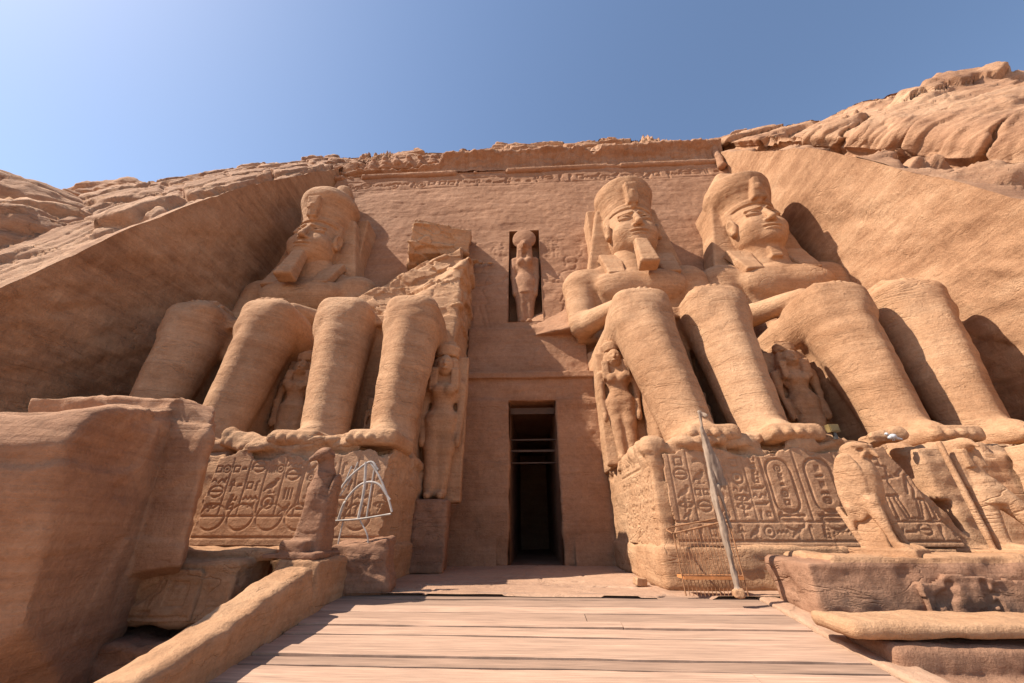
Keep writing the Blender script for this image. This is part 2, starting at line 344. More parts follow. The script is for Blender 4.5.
# ------------------------------------------------------------------ carved writing: shapes cut into a depth map
class Canvas:
    def __init__(s, w, h, res):
        s.w, s.h, s.res = w, h, res; s.nu, s.nv = int(w / res) + 1, int(h / res) + 1
        s.u = np.linspace(0, w, s.nu); s.v = np.linspace(0, h, s.nv); s.D = np.zeros((s.nu, s.nv))
    def put(s, f, lo, hi, depth=.05, soft=None):
        soft = soft or s.res * 1.1
        i0 = max(0, int((lo[0] - .2) / s.res)); i1 = min(s.nu, int((hi[0] + .2) / s.res) + 2); j0 = max(0, int((lo[1] - .2) / s.res)); j1 = min(s.nv, int((hi[1] + .2) / s.res) + 2)
        if i1 <= i0 or j1 <= j0: return
        d = f(s.u[i0:i1, None], s.v[None, j0:j1]); m = 1 - sstep(-soft, soft, d)
        s.D[i0:i1, j0:j1] = np.maximum(s.D[i0:i1, j0:j1], depth * m) if depth > 0 else s.D[i0:i1, j0:j1] + depth * m
    def seg(s, a, b, w, depth=.05):
        a = np.array(a, float); b = np.array(b, float); d = b - a; L = d @ d + 1e-9
        def f(u, v):
            t = np.clip(((u - a[0]) * d[0] + (v - a[1]) * d[1]) / L, 0, 1); return np.hypot(u - a[0] - t * d[0], v - a[1] - t * d[1]) - w / 2
        s.put(f, np.minimum(a, b) - w, np.maximum(a, b) + w, depth)
    def line(s, pts, w, depth=.05):
        for a, b in zip(pts[:-1], pts[1:]): s.seg(a, b, w, depth)
    def ell(s, c, r, depth=.05, ang=0, ring=0, cutbelow=None):
        ca, sa = math.cos(ang), math.sin(ang)
        def f(u, v):
            x = (u - c[0]) * ca + (v - c[1]) * sa; y = -(u - c[0]) * sa + (v - c[1]) * ca
            d = (np.sqrt((x / r[0]) ** 2 + (y / r[1]) ** 2) - 1) * min(r)
            if ring: d = np.abs(d) - ring / 2
            if cutbelow is not None: d = np.maximum(d, cutbelow - v)
            return d
        m = max(r) + ring; s.put(f, (c[0] - m, c[1] - m), (c[0] + m, c[1] + m), depth)
    def rbox(s, c, h, rnd=0, depth=.05, ring=0):
        def f(u, v):
            qx = np.abs(u - c[0]) - h[0] + rnd; qy = np.abs(v - c[1]) - h[1] + rnd
            d = np.hypot(np.maximum(qx, 0), np.maximum(qy, 0)) + np.minimum(np.maximum(qx, qy), 0) - rnd
            return np.abs(d) - ring / 2 if ring else d
        s.put(f, (c[0] - h[0] - ring, c[1] - h[1] - ring), (c[0] + h[0] + ring, c[1] + h[1] + ring), depth)
    GL = 'sun reed water bird ankh loaf eye man bars basket snake stool feather hand'.split()
    def glyph(s, k, x, y, S, d=.05):
        w = max(S * .085, s.res * 1.5)
        if k == 'sun': s.ell((x, y), (.36 * S, .36 * S), d, ring=w); s.ell((x, y), (.12 * S, .12 * S), d)
        elif k == 'reed': s.seg((x, y - .48 * S), (x, y + .4 * S), w, d); s.ell((x + .08 * S, y + .18 * S), (.14 * S, .3 * S), d, -.2)
        elif k == 'water': s.line([(x + (i / 6 - .5) * .95 * S, y + (.09 * S if i % 2 else -.09 * S)) for i in range(7)], w, d)
        elif k == 'bird':
            s.ell((x, y), (.34 * S, .17 * S), d, .5); s.ell((x + .27 * S, y + .33 * S), (.12 * S, .11 * S), d); s.seg((x + .15 * S, y + .12 * S), (x + .27 * S, y + .33 * S), w * 1.4, d)
            s.seg((x, y - .1 * S), (x - .02 * S, y - .45 * S), w, d); s.seg((x + .1 * S, y - .1 * S), (x + .1 * S, y - .45 * S), w, d); s.seg((x - .1 * S, y - .46 * S), (x + .25 * S, y - .46 * S), w, d); s.seg((x - .3 * S, y - .15 * S), (x - .42 * S, y - .32 * S), w, d)
        elif k == 'ankh': s.ell((x, y + .25 * S), (.14 * S, .2 * S), d, ring=w); s.seg((x, y + .05 * S), (x, y - .48 * S), w, d); s.seg((x - .24 * S, y), (x + .24 * S, y), w, d)
        elif k == 'loaf': s.ell((x, y - .1 * S), (.26 * S, .3 * S), d, cutbelow=y - .1 * S)
        elif k == 'eye': s.ell((x, y), (.42 * S, .17 * S), d, ring=w); s.ell((x, y), (.1 * S, .1 * S), d); s.seg((x - .05 * S, y - .15 * S), (x - .1 * S, y - .4 * S), w, d)
        elif k == 'man':
            s.ell((x - .02 * S, y + .36 * S), (.12 * S, .12 * S), d); s.line([(x - .05 * S, y + .22 * S), (x - .12 * S, y - .25 * S)], .2 * S, d); s.line([(x - .1 * S, y - .38 * S), (x + .22 * S, y - .36 * S), (x + .16 * S, y - .1 * S), (x - .08 * S, y - .2 * S)], w * 1.3, d); s.line([(x, y + .15 * S), (x + .25 * S, y + .12 * S), (x + .28 * S, y + .3 * S)], w, d)
        elif k == 'bars':
            for i in (-1, 0, 1): s.seg((x + i * .22 * S, y - .3 * S), (x + i * .22 * S, y + .3 * S), w, d)
        elif k == 'basket': s.ell((x, y + .15 * S), (.45 * S, .34 * S), d, cutbelow=None, ring=w); s.seg((x - .45 * S, y + .15 * S), (x + .45 * S, y + .15 * S), w, d)
        elif k == 'snake': s.line([(x + (-.45 + .1 * i) * S, y + .13 * S * math.sin(i * 1.25)) for i in range(10)], w, d); s.seg((x + .4 * S, y - .02 * S), (x + .44 * S, y + .2 * S), w, d)
        elif k == 'stool': s.rbox((x, y), (.25 * S, .25 * S), 0, d, ring=w)
        elif k == 'feather': s.line([(x - .1 * S, y - .48 * S), (x - .1 * S, y + .3 * S), (x + .05 * S, y + .44 * S), (x + .14 * S, y + .3 * S)], w, d)
        elif k == 'hand': s.seg((x - .4 * S, y), (x + .3 * S, y), w * 1.5, d); s.line([(x + .3 * S, y), (x + .42 * S, y + .12 * S)], w, d); s.seg((x + .28 * S, y + .02 * S), (x + .2 * S, y + .16 * S), w, d)
    def column(s, x0, x1, y0, y1, d=.05, frame=True, kinds=None):
        w = x1 - x0
        if frame:
            for x in (x0, x1): s.seg((x, y0), (x, y1), max(.03, s.res * 1.5), d * .8)
        y = y1 - .08; i = 0
        while y > y0 + .35 * w:
            k = kinds[i % len(kinds)] if kinds else Canvas.GL[rng.integers(len(Canvas.GL))]; i += 1
            S = min(w * .82, y - y0)
            flat = k in ('water', 'snake', 'hand', 'eye'); hgt = S * (.5 if flat else 1.)
            if not flat and k in ('reed', 'bars', 'feather', 'loaf', 'stool', 'ankh') and rng.random() < .6:
                k2 = ['reed', 'loaf', 'stool', 'feather', 'sun'][rng.integers(5)]
                s.glyph(k, x0 + w * .28, y - hgt * .5, S * .72, d); s.glyph(k2, x0 + w * .72, y - hgt * .5, S * .62, d)
            else: s.glyph(k, (x0 + x1) / 2, y - hgt / 2, S, d)
            y -= hgt * 1.02
    def cartouche(s, x0, x1, y0, y1, kinds, d=.06):
        w = x1 - x0; s.rbox(((x0 + x1) / 2, (y0 + y1) / 2), (w / 2, (y1 - y0) / 2), w * .48, d, ring=max(.055, s.res * 1.6)); s.seg((x0, y0 - .07), (x1, y0 - .07), .06, d)
        n = len(kinds); h = (y1 - y0 - w * .45) / n
        for i, k in enumerate(kinds): s.glyph(k, (x0 + x1) / 2, y1 - w * .22 - h * (i + .5), min(w * .72, h * 1.0), d)
    def figure(s, x, y0, H, face=1, d=.05, lw=None, arms='offer'):
        """outline of a standing royal figure in sunk relief"""
        w = lw or max(.06, s.res * 1.6); P = lambda a, b: (x + face * a * H, y0 + b * H)
        s.ell(P(0, .83), (.055 * H, .06 * H), d, ring=w); s.ell(P(-.01, .92), (.07 * H, .06 * H), d, ring=w)
        s.line([P(-.03, .77), P(-.12, .74), P(-.06, .52), P(-.09, .32), P(.14, .34), P(.06, .52), P(.12, .74), P(.03, .77)], w, d)
        s.line([P(-.07, .33), P(-.1, .02), P(-.01, .02), P(-.02, .3)], w, d); s.line([P(.04, .33), P(.12, .02), P(.22, .02)], w, d); s.line([P(.1, .33), P(.16, .06)], w, d)
        if arms == 'offer': s.line([P(.11, .72), P(.2, .6), P(.32, .7)], w * 1.3, d); s.line([P(-.1, .72), P(-.02, .57), P(.26, .62)], w * 1.3, d)
        else: s.line([P(-.12, .73), P(-.15, .45)], w * 1.3, d); s.line([P(.12, .73), P(.2, .45)], w * 1.3, d)
def sheet(name, cv, fn, mat, parent, rough=.012, keep=None, flip=False, thick=.0, seed=3, nsc=.5):
    """a carved surface; fn(u, v, depth) -> x, y, z"""
    U, Vv = np.meshgrid(cv.u, cv.v, indexing='ij')
    base = np.stack([U.ravel(), Vv.ravel(), np.zeros(U.size)], 1)
    d = cv.D.ravel() + fbm(base, nsc, 4, seed) * rough
    P = np.stack(fn(U.ravel(), Vv.ravel(), d), 1); Q = grid_faces(cv.nu, cv.nv, flip)
    if keep is not None:
        k = keep(U.ravel(), Vv.ravel()); Q = Q[k[Q].all(1)]
    if thick:                                            # a rim going back into the block
        e = np.concatenate([Q[:, [i, (i + 1) % 4]] for i in range(4)]); key = np.sort(e, 1); _, inv, cnt = np.unique(key, axis=0, return_inverse=True, return_counts=True)
        e = e[cnt[inv] == 1]; back = np.stack(fn(U.ravel(), Vv.ravel(), d + thick), 1); n = len(P)
        Q = np.concatenate([Q, np.stack([e[:, 1], e[:, 0], e[:, 0] + n, e[:, 1] + n], 1)]); P = np.concatenate([P, back])
        u, inv = np.unique(Q, return_inverse=True); P = P[u]; Q = inv.reshape(Q.shape)
    return mesh(name, P, Q, mat, parent)

# ------------------------------------------------------------------ ground, terrace, ramp
g = np.linspace(-1, 1, 121); g = np.sign(g) * np.abs(g) ** 3 * 900
X, Y = np.meshgrid(g, g, indexing='ij'); Z = -2.3 + fbm(np.stack([X.ravel(), Y.ravel(), 0 * X.ravel()], 1), 6, 3, 5).reshape(X.shape) * .12
tag(mesh('ground', np.stack([X, Y, Z], -1).reshape(-1, 3), grid_faces(121, 121), FLOOR), 'sandy ground around the temple', kind='structure')
def ramp_z(y): return .1 - .133 * np.maximum(-7.2 - y, 0)
# terrace of worn flagstones in front of the door
xs = np.arange(-20, 20.01, .07); ys = np.arange(-7.6, .5, .05)
X, Y = np.meshgrid(xs, ys, indexing='ij'); P = np.stack([X.ravel(), Y.ravel(), 0 * X.ravel()], 1)
jx = np.abs(((P[:, 0] + .5 * np.floor((P[:, 1] + .25 * fbm(P, 3, 2, 9)) / 1.3)) / 1.9 + .02 * fbm(P, .8, 2, 4)) % 1 - .5); jy = np.abs((P[:, 1] + .25 * fbm(P, 3, 2, 9)) / 1.3 % 1 - .5)
wear = np.maximum(fbm(P, (1.6, .55, 1), 4, 21) - .55, 0)
Zt = .1 + fbm(P, (2.5, 1, 1), 4, 2) * .018 - .03 * (jx > .49) - .035 * (jy > .475) - np.minimum(wear, .25) * .55 * (P[:, 1] < -4.5) * (np.abs(P[:, 0]) < 4.6)
P[:, 2] = Zt
tag(mesh('terrace_floor', P, grid_faces(len(xs), len(ys)), FLOOR), 'worn stone terrace before the doorway', kind='structure')
def boxV(x0, x1, y0, y1, z0, z1):
    V = np.array([(x, y, z) for x in (x0, x1) for y in (y0, y1) for z in (z0, z1)], float)
    return V, np.array([(0, 1, 3, 2), (4, 6, 7, 5), (0, 4, 5, 1), (2, 3, 7, 6), (0, 2, 6, 4), (1, 5, 7, 3)])
V, Q = boxV(-20, 20, -7.55, -6.9, -2.6, .04)
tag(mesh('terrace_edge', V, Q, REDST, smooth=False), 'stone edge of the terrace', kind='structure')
# boards laid across the ramp
VV, QQ, TT, n0 = [], [], [], 0
y = -7.2; k = 0
while y > -21:
    w = rng.uniform(.27, .5) if k % 3 else rng.uniform(.4, .62); y1 = y - w
    cuts = [-4.75] + sorted(rng.uniform(-4, 4, 1).tolist() if rng.random() < .35 else []) + [4.95]
    for a, b in zip(cuts[:-1], cuts[1:]):
        xx = np.linspace(a + .006, b - .006, max(8, int((b - a) / .12))); dz = rng.normal(0, .010); tl = rng.normal(0, .006); wob = rng.integers(1000)
        edge = fbm(np.stack([xx, 0 * xx + wob, 0 * xx], 1), .7, 4, 31) * .012; edge2 = fbm(np.stack([xx, 0 * xx + wob + 50, 0 * xx], 1), .7, 4, 32) * .012
        gp = .016 if rng.random() < .6 else .038
        sag = fbm(np.stack([xx, 0 * xx + wob, 0 * xx], 1), 2.5, 2, 33) * .012
        rows = []
        for fr, drop in ((0, -.09), (0, -.006), (.04, 0), (.35, .002), (.7, .001), (.96, 0), (1, -.006), (1, -.09)):
            yy = (y - gp + edge) * (1 - fr) + (y1 + gp * .3 + edge2) * fr
            rows.append(np.stack([xx, yy, ramp_z(yy) + .0 + drop + dz + tl * (fr - .5) * 2 + sag], 1))
        R = np.stack(rows, 1); nu, nv = R.shape[:2]
        VV.append(R.reshape(-1, 3)); QQ.append(grid_faces(nu, nv, True) + n0); n0 += nu * nv; TT.append(np.full(nu * nv, rng.uniform(.74, 1.2)))
    y = y1; k += 1
deck = tag(mesh('boardwalk', np.concatenate(VV), np.concatenate(QQ), WOOD, smooth=False), 'weathered wooden boards laid across the ramp', kind='structure')
deck.data.attributes.new('tone', 'FLOAT', 'POINT').data.foreach_set('value', np.concatenate(TT).astype(np.float32))
yy = np.array([-7.25, -22.]); A = []
for x0, x1, zt in ((-4.75, 4.95, -.06),):
    V = np.array([(x, y_, z_) for x in (x0, x1) for y_ in yy for z_ in (-4.5, float(ramp_z(y_)) + zt)], float)
    tag(mesh('ramp', V, np.array([(0, 1, 3, 2), (4, 6, 7, 5), (0, 4, 5, 1), (2, 3, 7, 6), (0, 2, 6, 4), (1, 5, 7, 3)]), REDST, smooth=False), 'stone ramp under the boards', kind='structure')

# ------------------------------------------------------------------ the cliff the temple is cut into
def catmull(P, n):
    P = np.asarray(P, float); P = np.vstack([2 * P[0] - P[1], P, 2 * P[-1] - P[-2]]); t = np.linspace(0, len(P) - 3 - 1e-6, n); i = t.astype(int); f = (t - i)[:, None]
    a, b, c, d = P[i], P[i + 1], P[i + 2], P[i + 3]
    return .5 * (2 * b + (c - a) * f + (2 * a - 5 * b + 4 * c - d) * f ** 2 + (3 * b - a - 3 * c + d) * f ** 3)
LP = (-19.45, .0675); RP = (19.1, -.07)                   # the two cut planes beside the facade
def EL(px, py): return atplane(px, py, *LP)
def ER(px, py): return atplane(px, py, *RP)
edgeL = [EL(*p) for p in [(-130, 330), (-40, 298), (29, 271), (84, 247), (130, 228), (179, 210), (234, 190), (285, 178), (338, 169)]]
edgeR = [ER(*p) for p in [(716, 152), (768, 151), (812, 149), (856, 158), (900, 170), (960, 182), (1024, 196), (1110, 215)]]
def resample(P, n): return catmull(P, n)
# natural slope to the left of and above the facade
stations = []                                             # each: edge, then points outwards to the skyline and beyond
skL = [(-90, 250), (-10, 215), (40, 200), (75, 195), (108, 188), (140, 182), (190, 176), (260, 164), (335, 157)]
for i, (E_, s) in enumerate(zip(edgeL, skL)):
    K = aty(*s, E_[1] + 4.5 + .25 * i); M = (E_ + K) / 2 + np.array([-.2, -.15, .25])
    stations.append([E_, M, K])
topz = [(-17.2, 33.2), (-12, 33.0), (-6, 32.6), (0, 32.9), (6, 33.2), (11, 32.9), (15.0, 32.4)]
skC = [(345, 157), (395, 154), (450, 151), (530, 142), (600, 139), (650, 139), (690, 144)]
for (x, z), s in zip(topz, skC):
    E_ = np.array([x, BAT * z + .25, z]); K = aty(*s, 10.5); M = (E_ + K) / 2 + np.array([0, .6, .25]); stations.append([E_, M, K])
skR = [(705, 142), (748, 131), (800, 121), (845, 105), (890, 88), (950, 76), (1024, 70), (1130, 60)]
basR = [(714, 148), (762, 146), (815, 147), (862, 150), (905, 156), (962, 166), (1024, 174), (1110, 186)]
for i, (E_, b, s) in enumerate(zip(edgeR, basR, skR)):
    K = aty(*s, E_[1] + 5.5); B = aty(*b, E_[1] + 1.5 + .12 * i); M = aty((b[0] + s[0]) / 2, b[1] * .5 + s[1] * .5 - 2, E_[1] + 1.7); stations.append([E_, B, M, K])
def rim(y): B = np.stack([0 * y, y, 0 * y], 1); return .16 * fbm(B, 1.6, 4, 49) + .22 * layers(B, y + .3 * fbm(B, .8, 2, 48), 1.7, 3, 50, .08)
NS = 1000; rows = []
nrow = (16, 110, 30)
for st in stations:
    E_, K = st[0], st[-1]; B = st[1] if len(st) == 4 else E_ + (st[1] - E_) * .25; M = st[2] if len(st) == 4 else st[1]
    Zb = K + np.array([np.sign(K[0]) * 3, 9, -1.]); Zc = K + np.array([np.sign(K[0]) * 6, 30, -8])
    rows.append(np.vstack([catmull([E_, B], nrow[0])[:-1], catmull([B, M, K], nrow[1])[:-1], catmull([K, Zb, Zc], nrow[2])]))
rows = np.stack(rows)                                     # stations x t x 3
acc = np.concatenate([[0], np.cumsum(np.linalg.norm(np.diff(rows[:, 20], axis=0), axis=1))]); tt = np.linspace(0, acc[-1], NS)
G = np.stack([np.stack([np.interp(tt, acc, rows[:, j, k]) for k in range(3)], 1) for j in range(rows.shape[1])], 1)
P = G.reshape(-1, 3); Q = grid_faces(NS, G.shape[1]); N = vnormals(P, Q)
if (N[:, 1].mean() > 0): Q = Q[:, ::-1].copy(); N = -N
jj = np.tile(np.arange(G.shape[1]), NS); w = sstep(0, 10, jj) * .92 + .08
rt = sstep(12, 17, P[:, 0]); lf = sstep(-15, -19, P[:, 0]); wp = fbm(P, 5, 3, 41); _t = stations[-2][-1] - stations[-5][1]; _n = np.cross(stations[-2][1] - stations[-5][1], stations[-4][-1] - stations[-4][1]); bn = np.cross(_n, _t); bn = bn / np.linalg.norm(bn); bn = bn * np.sign(bn[2])
c1 = P[:, 2] * (1 - rt) + (P @ bn) * rt + .55 * wp + .15 * fbm(P, 1.2, 3, 42)
_tl = edgeL[7] - edgeL[3]; _nl = np.cross(_tl, stations[5][2] - edgeL[5]); bl = np.cross(_nl, _tl); bl = bl / np.linalg.norm(bl)
c1 = c1 * (1 - lf) + (P @ bl + .6 * wp + .12 * fbm(P, 1.2, 3, 42)) * lf
ta = _t / np.linalg.norm(_t); tb = _tl / np.linalg.norm(_tl); along = P[:, 0] * (1 - rt - lf) + (P @ ta) * rt + (P @ tb) * lf
sb, joint = slabs(np.stack([along / (4.2 + 9. * rt + 3.5 * lf), c1 / (1.5 + 1.7 * rt + .7 * lf) + .1 * fbm(P, 1.1, 2, 57), P[:, 1] / 5], 1), 58, .09); sb2, joint2 = slabs(np.stack([along / (2.2 + 2 * rt + 3 * lf), c1 / (.62 + .4 * rt + .3 * lf), P[:, 1] / 3], 1), 66, .12)
bed = layers(P, c1, 1.25, 4.5, 43, .1); bed2 = layers(P, c1 + .3 * fbm(P, 2, 2, 40), .42, 2.2, 44, .12)
crack = np.maximum(ridged(P * [.7, .7, 1.2], 3.1, 2, 45) - 1.3, 0)
dd = (.16 - .04 * lf) * bed + .06 * bed2 + (.42 - .12 * lf + .12 * rt) * sb - .30 * joint + (.13 - .05 * rt) * sb2 - (.10 - .05 * rt) * joint2 + (.22 - .1 * lf) * fbm(P, 4.2, 3, 46) - .5 * crack + .035 * fbm(P, .7, 4, 47)
right = sstep(15, 19, P[:, 0]); notch = np.exp(-((jj - 15.) / 2.2) ** 2) * right * sstep(17.5, 20.5, P[:, 0]) * .75
P = P + N * (dd * w - notch)[:, None]; P[:, 2] += rim(P[:, 1]) * (1 - sstep(0, 12, jj)) * (np.abs(P[:, 0]) > 16.2) * (P[:, 1] < 4)
tag(mesh('cliff', P, Q, ROCK, loc=(0, 8, 30)), 'natural sandstone cliff above the temple', kind='structure')
# cut side walls
def flank(name, edge, plane, label):
    E_ = resample(np.array(edge), 150); nz = 110; t = np.linspace(0, 1, nz) ** .8
    foot = E_.copy(); foot[:, 2] = -2.5; foot[:, 0] = plane[0] + plane[1] * -2.5
    Gf = E_[:, None] * (1 - t)[None, :, None] + foot[:, None] * t[None, :, None]
    # carry the wall back behind the facade so that no gap is left
    i_back = 0 if edge[0][1] > edge[-1][1] else -1
    back = Gf[i_back].copy(); back[:, 1] += 6; Gf = np.concatenate([back[None], Gf]) if i_back == 0 else np.concatenate([Gf, back[None]])
    P = Gf.reshape(-1, 3); s = 1 if plane[0] < 0 else -1
    q = P * [1, 1, 1]; q = np.stack([0 * q[:, 0], q[:, 1] * .8 + q[:, 2] * .6, -q[:, 1] * .6 + q[:, 2] * .8], 1)
    jj = np.tile(np.arange(nz), len(Gf)); w = sstep(0, 8, jj) * .8 + .2
    d = .15 * fbm(P, 4, 4, 51) + .035 * fbm(q, (1, 2.6, .4), 4, 52) + .03 * fbm(P, .5, 3, 53) - .9 * np.maximum(ridged(q * [1, .22, 1], 3.4, 2, 54) - 1.38, 0) + .05 * layers(q * [0, 1, 1], q[:, 2] + .3 * fbm(P, 2.5, 3, 55), 1.5, 5, 56, .06)
    P = P + np.array([s, 0, 0]) * (d * w)[:, None]; P[:, 2] += rim(P[:, 1]) * (1 - sstep(0, 12, jj)) * (P[:, 1] < 4)
    Q = grid_faces(len(Gf), nz); Nn = vnormals(P, Q)
    if Nn[:, 0].mean() * s < 0: Q = Q[:, ::-1].copy()
    return tag(mesh(name, P, Q, FLANK, loc=(plane[0], 0, 0)), label, kind='structure')
flank('cliff_face', edgeL, LP, 'smooth cut rock face left of the statues')
flank('cliff_face', edgeR, RP, 'smooth cut rock face right of the statues')
# rounded outcrop on the far left hill
def stone_disp(a=.25, b=.12, sc=2.5, seed=60, strata=1.):
    def f(V, N):
        q = V + .4 * fbm(V, 3, 2, seed)[:, None]
        return a * fbm(V, sc, 4, seed + 1) + strata * b * layers(V, q[:, 2], .9, 3., seed + 2) + .4 * strata * b * layers(V, q[:, 2] + .2, .33, 1.6, seed + 5) - .5 * a * np.maximum(ridged(V, sc * 1.3, 2, seed + 3) - 1.2, 0) * 3 + .03 * fbm(V, .35, 3, seed + 4)
    return f
S = Sculpt(); c = aty(10, 290, 0); S.ell('hill', c, (10, 6.5, 6.0), 1, (0, 12, 0)); c2 = aty(-60, 315, -2); S.ell('hill', c2, (11, 7, 7.0), 2); S.ell('hill', aty(150, 235, 13), (10, 7, 4), 2)
V, Q = S.build(.22, disp=stone_disp(.55, .45, 4, 61))
tag(mesh('hill', V, Q, ROCK, loc=tuple(c)), 'rounded rock hill beyond the left cut wall', kind='structure')

# ------------------------------------------------------------------ the facade
temple = thing('rock_temple_facade', 'carved sandstone temple front with a tall dark doorway, a niche and a ruined cornice', 'temple', (0, 0, 0))
NX0, NX1, NZ0, NZ1 = -1.42, .82, 13.0, 21.7; DX0, DX1, DZ1 = -1.2, 1.15, 7.4
Wd, Hd = 34.8, 30.0
cv = Canvas(Wd, Hd, .07)
x = .3
while x < Wd - 1: cv.glyph(Canvas.GL[rng.integers(14)], x + .5, 28.6 + .1 * rng.normal(), 1.0, .12); x += rng.uniform(.66, 1.0)
for z_ in (27.95, 29.3): cv.seg((0, z_), (Wd, z_), .12, .05)
cv.figure(Wd / 2 - 3.6, 12.3, 6.6, 1, .06, .10); cv.figure(Wd / 2 + 2.9, 12.3, 6.6, -1, .06, .10)
for xx in (-4.6, -4.0, -2.5, -1.9, 1.4, 2.0, 3.7, 4.4): cv.column(Wd / 2 + xx - .28, Wd / 2 + xx + .28, 18.6, 20.6, .05, False)
U, Z = np.meshgrid(cv.u, cv.v, indexing='ij'); X0 = U - Wd / 2
def snap(a, v): a = a.copy(); a[np.argmin(np.abs(a - v))] = v; return a
ux = cv.u - Wd / 2
for v in (NX0, NX1, DX0, DX1): ux = snap(ux, v)
vz = cv.v
for v in (NZ0, NZ1, DZ1): vz = snap(vz, v)
X0, Z = np.meshgrid(ux, vz, indexing='ij'); hw = 19.2 - .07 * Z
X = np.where(np.abs(X0) < 4, X0, np.sign(X0) * (4 + (np.abs(X0) - 4) * (hw - 4) / (Wd / 2 - 4)))
P = np.stack([X.ravel(), 0 * X.ravel(), Z.ravel()], 1)
d = cv.D.ravel() + .045 * fbm(P, 3, 4, 71) + .014 * fbm(P * [.2, 1, 1], .3, 3, 72) + .022 * fbm(P, .45, 3, 75) + .03 * np.maximum(fbm(P * [.35, 1, 1], 1.6, 3, 73) - .35, 0) * 3
sk = np.maximum(ridged(P * [.16, 1, 1.], 3.0, 2, 74) - 1.42, 0); d = d + sk * 1.1
P[:, 1] = BAT * P[:, 2] + d
Q = grid_faces(*X.shape, False); ci = P[Q].mean(1)
hole = ((ci[:, 0] > NX0) & (ci[:, 0] < NX1) & (ci[:, 2] > NZ0) & (ci[:, 2] < NZ1)) | ((ci[:, 0] > DX0 - .5) & (ci[:, 0] < DX1 + .5) & (ci[:, 2] < DZ1 + .3))
Q = Q[~hole]
mesh('wall', P, Q, WALLM, temple)
# niche lining
def lining(name, x0, x1, z0, z1, yf, depth, mat, parent, open_bottom=False):
    V, Q = boxV(x0, x1, 0, 1, z0, z1)
    V[:, 1] = np.where(V[:, 1] > .5, yf(z0) + depth, yf(V[:, 2]) - .02)
    V[:, 1] = np.where(np.arange(8) % 4 >= 2, yf(V[:, 2]) + depth, V[:, 1])
    keep = [0, 1, 3, 4, 5]                                  # without the front
    return mesh(name, V, Q[keep][:, ::-1].copy(), mat, parent, smooth=False)
lining('niche', NX0, NX1, NZ0, NZ1, lambda z: BAT * z, 1.9, WALLM, temple)
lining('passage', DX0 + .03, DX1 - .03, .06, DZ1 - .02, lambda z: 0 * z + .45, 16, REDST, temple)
# doorway surround: jambs, lintel with its small cornice, the block under the niche with a sloping sill
def carve_disp(a=.03, sc=1.4, seed=80, strata=.02):
    def f(V, N):
        return a * fbm(V, sc, 4, seed) + strata * fbm(V * [.12, .12, 1], .3, 3, seed + 1) + .4 * a * fbm(V, .3, 3, seed + 2)
    return f
S = Sculpt()
S.box('door_jamb#a', (-2.55, 1.35, 3.7), (1.35, 1.15, 3.75), .05, .02); S.box('door_jamb#b', (2.4, 1.35, 3.7), (1.25, 1.15, 3.75), .05, .02)
S.box('door_lintel', (-.07, 1.4, 7.95), (3.8, 1.13, .6), .05, .02); S.box('door_cornice', (-.07, 1.6, 8.72), (3.75, 1.55, .2), .08, .02)
S.planes('sill_block', [((0, -1, .12), (0, .95, 9)), ((0, -.42, 1), (0, 1.2, 12.2)), ((1, 0, 0), (3.2, 0, 0)), ((-1, 0, 0), (-3.7, 0, 0)), ((0, 0, -1), (0, 0, 8.8)), ((0, 1, 0), (0, 3.5, 0))], (-3.7, .5, 8.8), (3.2, 3.5, 13.4), .05)
S.planes('sill_block', [((-.3, -.8, .6), (2.0, 1.2, 12.6)), ((1, 0, 0), (3.3, 0, 0)), ((0, 0, -1), (0, 0, 11.6)), ((0, 1, 0), (0, 3, 0))], (-.6, 0, 11.6), (3.3, 3, 14.2), .1)
S.emit(.07, WALLM, temple, disp=lambda V, N: carve_disp(.05, 1.6, 81)(V, N) - .25 * np.maximum(ridged(V, 2.6, 2, 84) - 1.3, 0) * (V[:, 2] > 8.4))
# wooden bars across the dark doorway
for z_, t, y_ in ((6.95, .16, .75), (5.55, .035, 1.1), (5.0, .05, 1.1), (4.45, .03, 1.3)):
    V, Q = boxV(DX0 + .04, DX1 - .04, y_, y_ + .1, z_ - t, z_ + t); mesh('crossbar', V, Q, DARKWOOD, temple, smooth=False)
# torus moulding and broken cornice
nx = 900; xs = np.linspace(-17.4, 17.4, nx); B = np.stack([xs, 0 * xs, 0 * xs], 1)
a = np.linspace(math.pi * .5, math.pi * 1.5, 12)
gone = sstep(.25, .5, fbm(B, 2.6, 3, 91)); r = .30 * (1 - .75 * gone)
P = np.stack([np.stack([xs, BAT * 30.05 + .05 + r * np.cos(t) * 1.1 + .03 * fbm(B + t, .5, 3, 92), 30.0 + r * np.sin(t)], 1) for t in a], 1)
mesh('torus_moulding', P.reshape(-1, 3), grid_faces(nx, len(a), True), WALLM, temple)
ht = 1 - .6 * sstep(.1, .4, fbm(B, 5.5, 3, 93) + .35 * sstep(-4, -10, xs)) - .08 * np.abs(fbm(B, .9, 3, 94))
ht = np.clip(ht, .18, 1)
prof = [(0, 30.28), (-.02, 30.5)] + [(-.02 - .85 * (t ** 2.2), 30.5 + 1.75 * t) for t in np.linspace(.08, 1, 16)] + [(-.9, 32.35), (-.86, 32.6), (-.5, 32.66), (.6, 32.72), (2.4, 32.9)]
P = []
